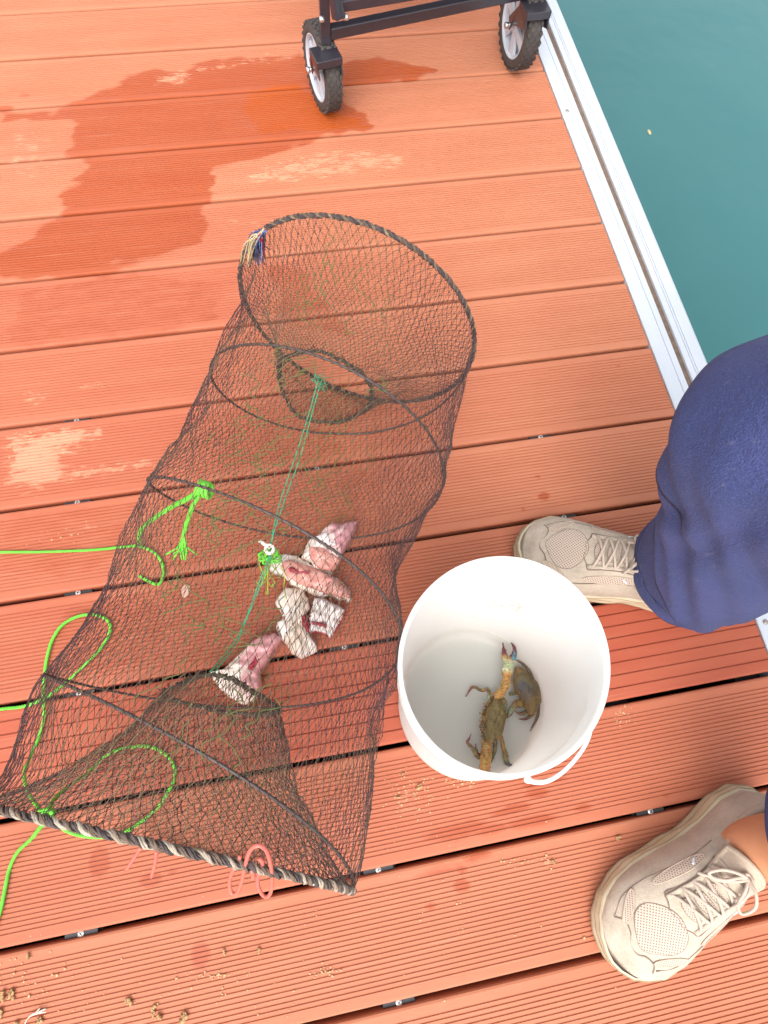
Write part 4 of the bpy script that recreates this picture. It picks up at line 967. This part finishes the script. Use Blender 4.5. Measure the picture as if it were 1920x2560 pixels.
    for yy in (1, -1):
        a0 = np.linspace(0, 2*PI, 12, endpoint=False); cx_, cy_ = .238, .036*yy; th = -.55*yy
        patch('side_window', [(cx_+.020*math.cos(q_)*math.cos(th)-.0042*math.sin(q_)*math.sin(th), cy_+.020*math.cos(q_)*math.sin(th)+.0042*math.sin(q_)*math.cos(th)) for q_ in a0], M_mesh, .0012, .0013, 420)
        cx_, cy_ = .165, .0365*yy; th = .12*yy
        patch('side_mesh', [(cx_+.034*math.cos(q_)*math.cos(th)-.0042*math.sin(q_)*math.sin(th), cy_+.034*math.cos(q_)*math.sin(th)+.0042*math.sin(q_)*math.cos(th)) for q_ in a0], M_mesh, .0012, .0010, 420)
    # tongue pads between the laces
    for k, x0 in enumerate((.186, .170, .154, .139)):
        patch('tongue_pad', [(x0+.007,.000),(x0+.005,.010),(x0,.0145),(x0-.005,.010),(x0-.006,0),(x0-.005,-.010),(x0,-.0145),(x0+.005,-.010)], M_mesh, .0022, .0008, 420)
    # raised tongue
    mb = MB(); tx = np.linspace(.150, .106, 12); V = []
    for i, x in enumerate(tx):
        f = i/11; wid = .020+.006*f
        for j in range(9):
            y = (j/8-.5)*2*wid; V.append((x, y*side, float(upper_z(min(max(x, .125), .2), y))+.003+.016*f**1.5-.30*y*y/wid*1.2))
    V = np.array(V).reshape(12, 9, 3); B_ = V-np.array([-.002, 0, .006]); mb.add(V.reshape(-1, 3), grid_faces(12, 9)); mb.add(B_.reshape(-1, 3), grid_faces(12, 9))
    rim = [*V[:, 0], *V[-1, 1:-1], *V[::-1, -1]]; mb.add(*tube(np.array(rim)-[0, 0, .003], .0036, 8)); mb.build('tongue', M_pad, root)
    # padded collar rim
    a_ = np.linspace(-2.45, 2.45, 40)+PI; C_ = []
    for q_ in a_:
        x = .066+.058*math.cos(q_); y = .0285*math.sin(q_)
        y = np.clip(y, -hw(x, -1)*.92, hw(x, 1)*.92); x = max(x, .004)
        C_.append((x, y*side, float(upper_z(max(x, .012), y*.8))+.001))
    mb = MB(); mb.add(*tube(np.array(C_), .0048, 10)); mb.build('collar', M_pad, root)
    # toe cap seam, eyestay seams
    mb = MB()
    seams = [[(.262,-.034),(.256,-.026),(.258,-.014),(.264,-.006),(.263,.006),(.255,.016),(.252,.028),(.258,.036)],
             [(.200,-.020),(.196,-.028),(.180,-.026),(.160,-.025),(.140,-.026),(.125,-.027)], [(.200,.020),(.196,.028),(.180,.026),(.160,.025),(.140,.026),(.125,.027)],
             [(.258,-.034),(.235,-.0445),(.205,-.044),(.175,-.038),(.14,-.034),(.11,-.030)], [(.258,.036),(.235,.0465),(.205,.047),(.175,.042),(.14,.037),(.11,.033)],
             [(.200,.020),(.205,.010),(.203,0),(.205,-.010),(.200,-.020)]]
    for s_ in seams: mb.add(*tube(spline([sp(x, y, .0002) for x, y in s_], 6), .0009, 5))
    mb.build('seam', M_seam, root)
    mb = MB()
    for s_ in ([(.198,-.0235),(.180,-.0225),(.160,-.0215),(.140,-.0225)], [(.198,.0235),(.180,.0225),(.160,.0215),(.140,.0225)]): mb.add(*tube(spline([sp(x, y, .001) for x, y in s_], 6), .0032, 8, flat=.5))
    mb.build('eyestay', M_suede, root)
    # laces: crossing runs
    mb = MB(); xs_ = [.192, .178, .164, .150, .136]
    for k, x in enumerate(xs_):
        x2 = xs_[k+1] if k+1 < len(xs_) else x-.012
        for sg in (1, -1):
            P = [sp(x, .024*sg, .0015), sp(x-.003, .016*sg, .0045), sp((x+x2)/2, 0, .0062+(.0012 if sg > 0 else 0)), sp(x2+.003, -.016*sg, .0045), sp(x2, -.024*sg, .0015)]
            mb.add(*tube(spline(P, 7), .0021, 7, flat=.75))
    kx = .120; kz_ = float(upper_z(.125, 0))+.016
    def kp(x, y, z): return np.array([x, y*side, z])
    for sg in (1, -1):
        mb.add(*tube(spline([sp(.136,.022*sg,.002), kp(.128,.010*sg,kz_-.004), kp(kx,0,kz_)], 6), .0021, 7))
        loop_ = [kp(kx,0,kz_), kp(kx+.006,.012*sg,kz_+.006), kp(kx+.016,.024*sg,kz_+.001), kp(kx+.028,.026*sg,kz_-.012), kp(kx+.026,.016*sg,kz_-.010), kp(kx+.012,.006*sg,kz_+.001), kp(kx,0,kz_+.001)]
        mb.add(*tube(spline(loop_, 7), .0020, 7))
        mb.add(*tube(spline([kp(kx,0,kz_), kp(kx+.008,.008*sg,kz_+.003), kp(kx+.022,.014*sg,kz_-.006), kp(kx+.036,(.030 if sg > 0 else .018)*sg,kz_-.022)], 7), .0019, 7))
    for k in range(3): mb.add(*tube(spline([kp(kx+.004*math.cos(j*1.05+k), .005*math.sin(j*1.05+k), kz_+.002*math.sin(j*2+k)) for j in range(6)], 4, True), .0020, 6, True))
    mb.build('laces', M_lace, root)
    mb = MB(); mb.add(*tube(spline([sp(.150,.033,.001), sp(.143,.036,.001)], 4), .0016, 6)); mb.build('reflective_tab', M_refl, root); mb = MB(); mb.add(*tube(spline([sp(.150,-.031,.001), sp(.143,-.034,.001)], 4), .0016, 6)); mb.build('reflective_tab', M_refl, root)
    return root

person = empty('person', 'person in dark blue trousers and beige sneakers standing beside the bucket', 'person', (0, 0, 0))
HA, hA = math.radians(155), np.array([-.342+.292*.906, -1.490-.292*.4226, 0])
HB, hB = math.radians(207), np.array([-.362+.292*.883+.001, -2.020+.292*.4695-.010, 0])
shoe('shoe', 'beige sneaker behind the bucket, toe pointing left', tuple(hA), HA, 1, person)
shoe('shoe', 'beige sneaker in the lower right corner with bare ankle above it', tuple(hB), HB, -1, person)
def lp(h, a, x, y, z): return np.array([h[0]+math.cos(a)*x-math.sin(a)*y, h[1]+math.sin(a)*x+math.cos(a)*y, z])
# body: one skinned figure from feet to head
def body():
    aA = lp(hA, HA, .066, 0, .10); aB = lp(hB, HB, .066, 0, .10)
    kA = np.array([-.17, -1.60, .46]); kB = np.array([-.12, -1.93, .47]); hipA = np.array([.02, -1.70, .86]); hipB = np.array([.03, -1.88, .86])
    v = [(.03, -1.79, .92, .13), (.03, -1.79, 1.10, .12), (.0, -1.79, 1.30, .15), (.0, -1.79, 1.42, .09), (-.02, -1.79, 1.52, .055), (-.03, -1.79, 1.62, .085), (-.04, -1.79, 1.70, .08)]
    ed = [(i, i+1) for i in range(6)]
    def chain(start, pts):
        p = start
        for q in pts: v.append(tuple(q)); ed.append((p, len(v)-1)); p = len(v)-1
    chain(0, [(*hipA, .085), (*((hipA+kA)/2), .075), (*kA, .055), (*((kA*.55+aA*.45)), .050), (*(aA+(kA-aA)*.12+[0, 0, .0]), .034), (*aA, .032), (*lp(hA, HA, .11, 0, .055), .028), (*lp(hA, HA, .20, 0, .04), .022)])
    chain(0, [(*hipB, .085), (*((hipB+kB)/2), .075), (*kB, .055), (*((kB*.55+aB*.45)), .050), (*(aB+(kB-aB)*.12), .039), (*aB, .041), (*lp(hB, HB, .11, 0, .055), .028), (*lp(hB, HB, .20, 0, .04), .022)])
    for sg in (1, -1):
        chain(3, [(.0, -1.79+.17*sg, 1.40, .055), (.02, -1.79+.23*sg, 1.14, .040), (-.08, -1.79+.24*sg, .92, .030), (-.10, -1.79+.24*sg, .85, .035), (-.12, -1.79+.24*sg, .78, .018)])
    me = bpy.data.meshes.new('body'); me.from_pydata([p[:3] for p in v], ed, []); me.materials.append(M_skin)
    o = bpy.data.objects.new('body', me); link(o, person)
    sk = o.modifiers.new('skin', 'SKIN'); sk.use_smooth_shade = True
    for i, p in enumerate(v): me.skin_vertices[0].data[i].radius = (p[3], p[3])
    me.skin_vertices[0].data[0].use_root = True
    s2 = o.modifiers.new('sub', 'SUBSURF'); s2.levels = 2; s2.render_levels = 2
    return aA, aB, kA, kB, hipA, hipB
aA, aB, kA, kB, hipA, hipB = body()
def trousers_mat():
    m, t, b = nodes('navy cotton'); v = coord(t)
    n = noise_node(t, 9, 5, v); c = ramp(t, n, [(.25, (.022, .036, .12)), (.5, (.031, .045, .145)), (.75, (.048, .050, .155))])
    sp_ = noise_node(t, 700, 2, v); c = mixc(t, mth(t, 'MULTIPLY', mth(t, 'GREATER_THAN', sp_, .60), .35), c, (.10, .12, .30))
    st = noise_node(t, 1.0, 3, coord(t, 'Object', (9, 60, 30)))
    c = mixc(t, mth(t, 'MULTIPLY', mth(t, 'SUBTRACT', st, .66), 4, clamp=True), c, (.20, .20, .26))
    t.links.new(c, b.inputs['Base Color']); b.inputs['Roughness'].default_value = .9; b.inputs['Sheen Weight'].default_value = .12; b.inputs['Sheen Tint'].default_value = (.5, .5, .8, 1)
    bump(t, b, mth(t, 'ADD', mth(t, 'MULTIPLY', noise_node(t, 600, 2, v), .25), noise_node(t, 22, 5, v, .7)), .7, .012); return m
M_navy = trousers_mat()
def leg(loops, folds, seed, nm='trousers'):
    """loops: (centre, rx, ry, rot) stacked from cuff to hip"""
    n = 96; a = np.linspace(0, 2*PI, n, endpoint=False)
    ctrl = np.array([[*c, rx, ry, ro] for c, rx, ry, ro in loops]); Cc = spline(ctrl, 14); V = []
    for i, c in enumerate(Cc):
        f = i/len(Cc)
        w_ = 1+folds*(noise2(2.2*np.cos(a)+f*4, 2.2*np.sin(a)+f*2, seed))+.5*folds*noise2(5*np.cos(a)+f*13, 5*np.sin(a)-f*11, seed+1)
        for k_, (a0, sl, dp, wd_) in enumerate(((2.2, 1.6, .07, .16), (3.3, -1.3, .06, .13), (4.3, 1.0, .06, .15), (1.4, -.8, .05, .14), (5.2, .5, .05, .14))):
            da = (a-a0-sl*f*3+PI+seed) % (2*PI)-PI; w_ = w_-dp*folds*14*np.exp(-(da/wd_)**2)*np.exp(-((f-.12-.07*k_)/.16)**2)+dp*folds*9*np.exp(-((da-.25)/wd_)**2)*np.exp(-((f-.12-.07*k_)/.16)**2)
        x = c[3]*np.cos(a)*w_; y = c[4]*np.sin(a)*w_
        V.append(np.c_[c[0]+x*math.cos(c[5])-y*math.sin(c[5]), c[1]+x*math.sin(c[5])+y*math.cos(c[5]), c[2]+.010*noise2(a*0+f*3+np.cos(a), np.sin(a), seed+4)*(f < .3)])
    m = len(V); inner = [v_-np.r_[0, 0, 0] for v_ in V[:6]]
    IV = []
    for v_ in inner[::-1]:
        c = v_.mean(0); IV.append(c+(v_-c)*np.array([.965, .965, 1]))
    return np.concatenate(IV[:0]+[IV[k] for k in range(len(IV))]+V), grid_faces(m+len(IV), n, True)
def build_trousers():
    mb = MB()
    hA_ = hipA; 
    LA = [((-.128,-1.585,.082),.086,.084,0),((-.138,-1.584,.14),.088,.086,0),((-.160,-1.580,.24),.094,.092,0),((-.190,-1.568,.35),.098,.100,0),((-.214,-1.552,.45),.102,.108,0),((-.170,-1.590,.56),.100,.100,0),((-.06,-1.65,.70),.105,.105,0),((.02,-1.71,.86),.125,.12,0)]
    LB = [((-.150,-1.900,.185),.062,.060,0),((-.145,-1.905,.24),.068,.066,0),((-.130,-1.920,.35),.080,.078,0),((-.115,-1.930,.47),.088,.088,0),((-.07,-1.91,.60),.095,.095,0),((-.02,-1.89,.73),.105,.105,0),((.02,-1.87,.86),.125,.12,0)]
    cuff = [((-.128,-1.585,.082),.086,.084,0),((-.137,-1.584,.14),.086,.084,0),((-.158,-1.580,.23),.085,.083,0)]
    V, F = leg(cuff, .030, 21); mb.add(V, F)
    LO = [((-.145,-1.583,.155),.095,.092,0),((-.163,-1.580,.24),.098,.096,0)]+LA[3:]
    V, F = leg(LO, .078, 21); n_ = 96; rows = len(V)//n_
    for k_ in range(rows):
        f_ = (k_ if k_ >= 6 else 5-k_)/rows; q_ = V[k_*n_:(k_+1)*n_]; c_ = q_.mean(0)
        q_[:, 2] += (-.55*(q_[:, 0]-c_[0])+.60*(q_[:, 1]-c_[1]))*max(0, 1-f_/.30)
    mb.add(V, F)
    hem = V[:n_]; hm = MB(); hm.add(*tube(V[5*n_:6*n_], .0022, 6, True)); hm.build('hem', M_navy, person); V, F = leg(LB, .03, 33); mb.add(V, F)
    V, F = leg([((.025,-1.79,.80),.15,.20,0),((.03,-1.79,.88),.155,.20,0),((.03,-1.79,.98),.14,.17,0),((.03,-1.79,1.04),.135,.16,0)], .02, 5); mb.add(V, F)
    o = mb.build('trousers', M_navy, person); so = o.modifiers.new('solid', 'SOLIDIFY'); so.thickness = .002
    mb = MB()
    V, F = leg([((.03,-1.79,.96),.15,.18,0),((.03,-1.79,1.15),.15,.17,0),((.01,-1.79,1.32),.15,.20,0),((.0,-1.79,1.43),.10,.13,0),((.0,-1.79,1.47),.065,.065,0)], .03, 6); mb.add(V, F)
    mb.build('shirt', mat('grey shirt', (.25, .26, .28), rough=.9), person)
build_trousers()

# ------------------------------------------------------------------ small litter on the deck
M_crumb = mat('bait crumb', (.50, .31, .15), (.38, .23, .10), 200, .9, .6, 900)
proto = []
for s in range(4):
    mb = MB(); n = 7; L = RNG.uniform(.003, .0055)
    P = [np.array([(i/(n-1)-.5)*2*L, RNG.normal(0, .0004), .0018+RNG.normal(0, .0002)]) for i in range(n)]
    V, F = tube(spline(P, 3), .0018, 9); V = V+RNG.normal(0, .00025, V.shape); mb.add(V, F)
    if s % 2: V, F = tube(spline([p*.6+[.002, .003, 0] for p in P], 3), .0016, 8); mb.add(V+RNG.normal(0, .0003, V.shape), F)
    me = mb.build('crumb', M_crumb); proto.append(me.data); bpy.data.objects.remove(me)
CR = [(62,2387),(485,2056,),(8,2468-1),(25,2467),(330,2113),(285,2142),(345,2178),(250,2086+40),(290,2167),(345,2180),(88,2170),(35,2190),(218,2200),(5,2155),(25,2155),(1335,1808),(1338,1548),(880,1672),(858,1720),(905,1695),(1195,1862),(1110,1858),(30,2205),(560,2208-30)]
CR = [(62,2065),(560,2055),(8,2150),(25,2148),(30,2156),(282,2163),(333,2176),(332,2190),(346,2195),(398,2201),(88,2207),(85,2204+2),(38,2209),(3,2190),(485,2056),(1335,1808),(870,1672),(1196,1862),(860,1722),(905,1701)]
PL = ['small crumb near the left edge just below the lower gap','tan crumb stick at the lower middle left','round crumb at the far left bottom edge','crumb beside the far left one near the bottom edge','tiny crumb touching the pair at the far left','lone crumb standing slightly apart from the cluster','upper stick of the crumb cluster','lower stick of the crumb cluster','round crumb on the right of the cluster','flat crumb right of the crumb cluster','crumb next to the white thread','crumb behind the white thread tip','crumb under the white thread start','crumb cut by the left edge of the photo','upright crumb right of the pink hook and below it','light wood chip on the board above the lower shoe','crumb in the sandy patch left of the bucket foot','crumb in the sandy patch left of the lower shoe','crumb below the bucket among sand grains','crumb right below the bucket rim shadow']
for i, ((u, v), lb) in enumerate(zip(CR, PL)):
    p = at(u, v, 0); o = bpy.data.objects.new('crumb', proto[i % 4]); link(o, None, lb, 'crumb', 'tan bait crumbs scattered on the deck')
    o.location = (p[0], p[1], .0004); o.rotation_euler = (0, 0, RNG.uniform(0, 3.1)); s = RNG.uniform(.6, .95) if i not in (2, 8, 9) else 1.1; o.scale = (s, s*RNG.uniform(.8, 1.3), s)
# sand grains: uncountable
mb = MB()
for (u, v, su, sv, n) in ((885,1715,30,32,130),(1345,1545,10,16,40),(1130,1860,50,8,50),(60,2130,60,60,70),(470,2105,40,5,50),(700,2100,20,8,40),(400,2165,160,40,60),(1000,1690,30,5,30),(900,2000,260,120,60),(75,965,30,20,30),(140,1160,60,20,30)):
    for i in range(n):
        p = at(RNG.normal(u, su), RNG.normal(v, sv), 0)
        if p[0] > -.004: continue
        yy = (-p[1]/BW) % 1.0
        if yy < .03 or yy > .97: continue
        r = abs(RNG.normal(0, .00035))+.0003
        mb.add(*box((p[0], p[1], r*.6), (r*2, r*1.6, r*1.3), RNG.uniform(0, 3)), (1, 1, 1))
mb.build('sand_grains', mat('sand', (.62, .42, .24), (.5, .32, .16), 300, .9), smooth=False, kind='stuff', label='fine tan sand grains scattered on the boards')
# white frayed thread
mb = MB()
for i in range(6):
    mb.add(*tube(spline([at(52, 2216, .002), at(60, 2200, .003), at(74, 2190, .003)+RNG.normal(0, .0006, 3), at(100+RNG.normal(0, 4), 2181+RNG.normal(0, 3), .003)], 6), .0005, 5))
tag(mb.build('thread', M_white), 'white frayed thread scrap in the lower left corner', 'thread')
# pale feather-like fish scale seen through the net
mb = MB(); V, F, C = dome([at(u, v)[:2] for u, v in ((392,1272),(403,1262),(412,1268),(408,1285),(396,1292))], .001, .0012, rings=4, nseg=24, bumpy=.1); mb.add(V, F)
tag(mb.build('meat_scrap', mat('pale scrap', (.62, .36, .27), rough=.5)), 'small pale scrap under the net left of the meat', 'scrap')
mb = MB(); V, F, C = dome([(.79+.006*math.cos(a), .012*math.sin(a)) for a in np.linspace(0, 5.5, 8)], 0, .003, rings=4, nseg=20); 
p = at(1402, 286, -.48); V[:, 0] += p[0]-.79; V[:, 1] += p[1]; V[:, 2] += -.479; mb.add(V, F); tag(mb.build('floating_leaf', mat('leaf', (.45, .42, .22))), 'tiny tan leaf floating on the teal water', 'leaf')
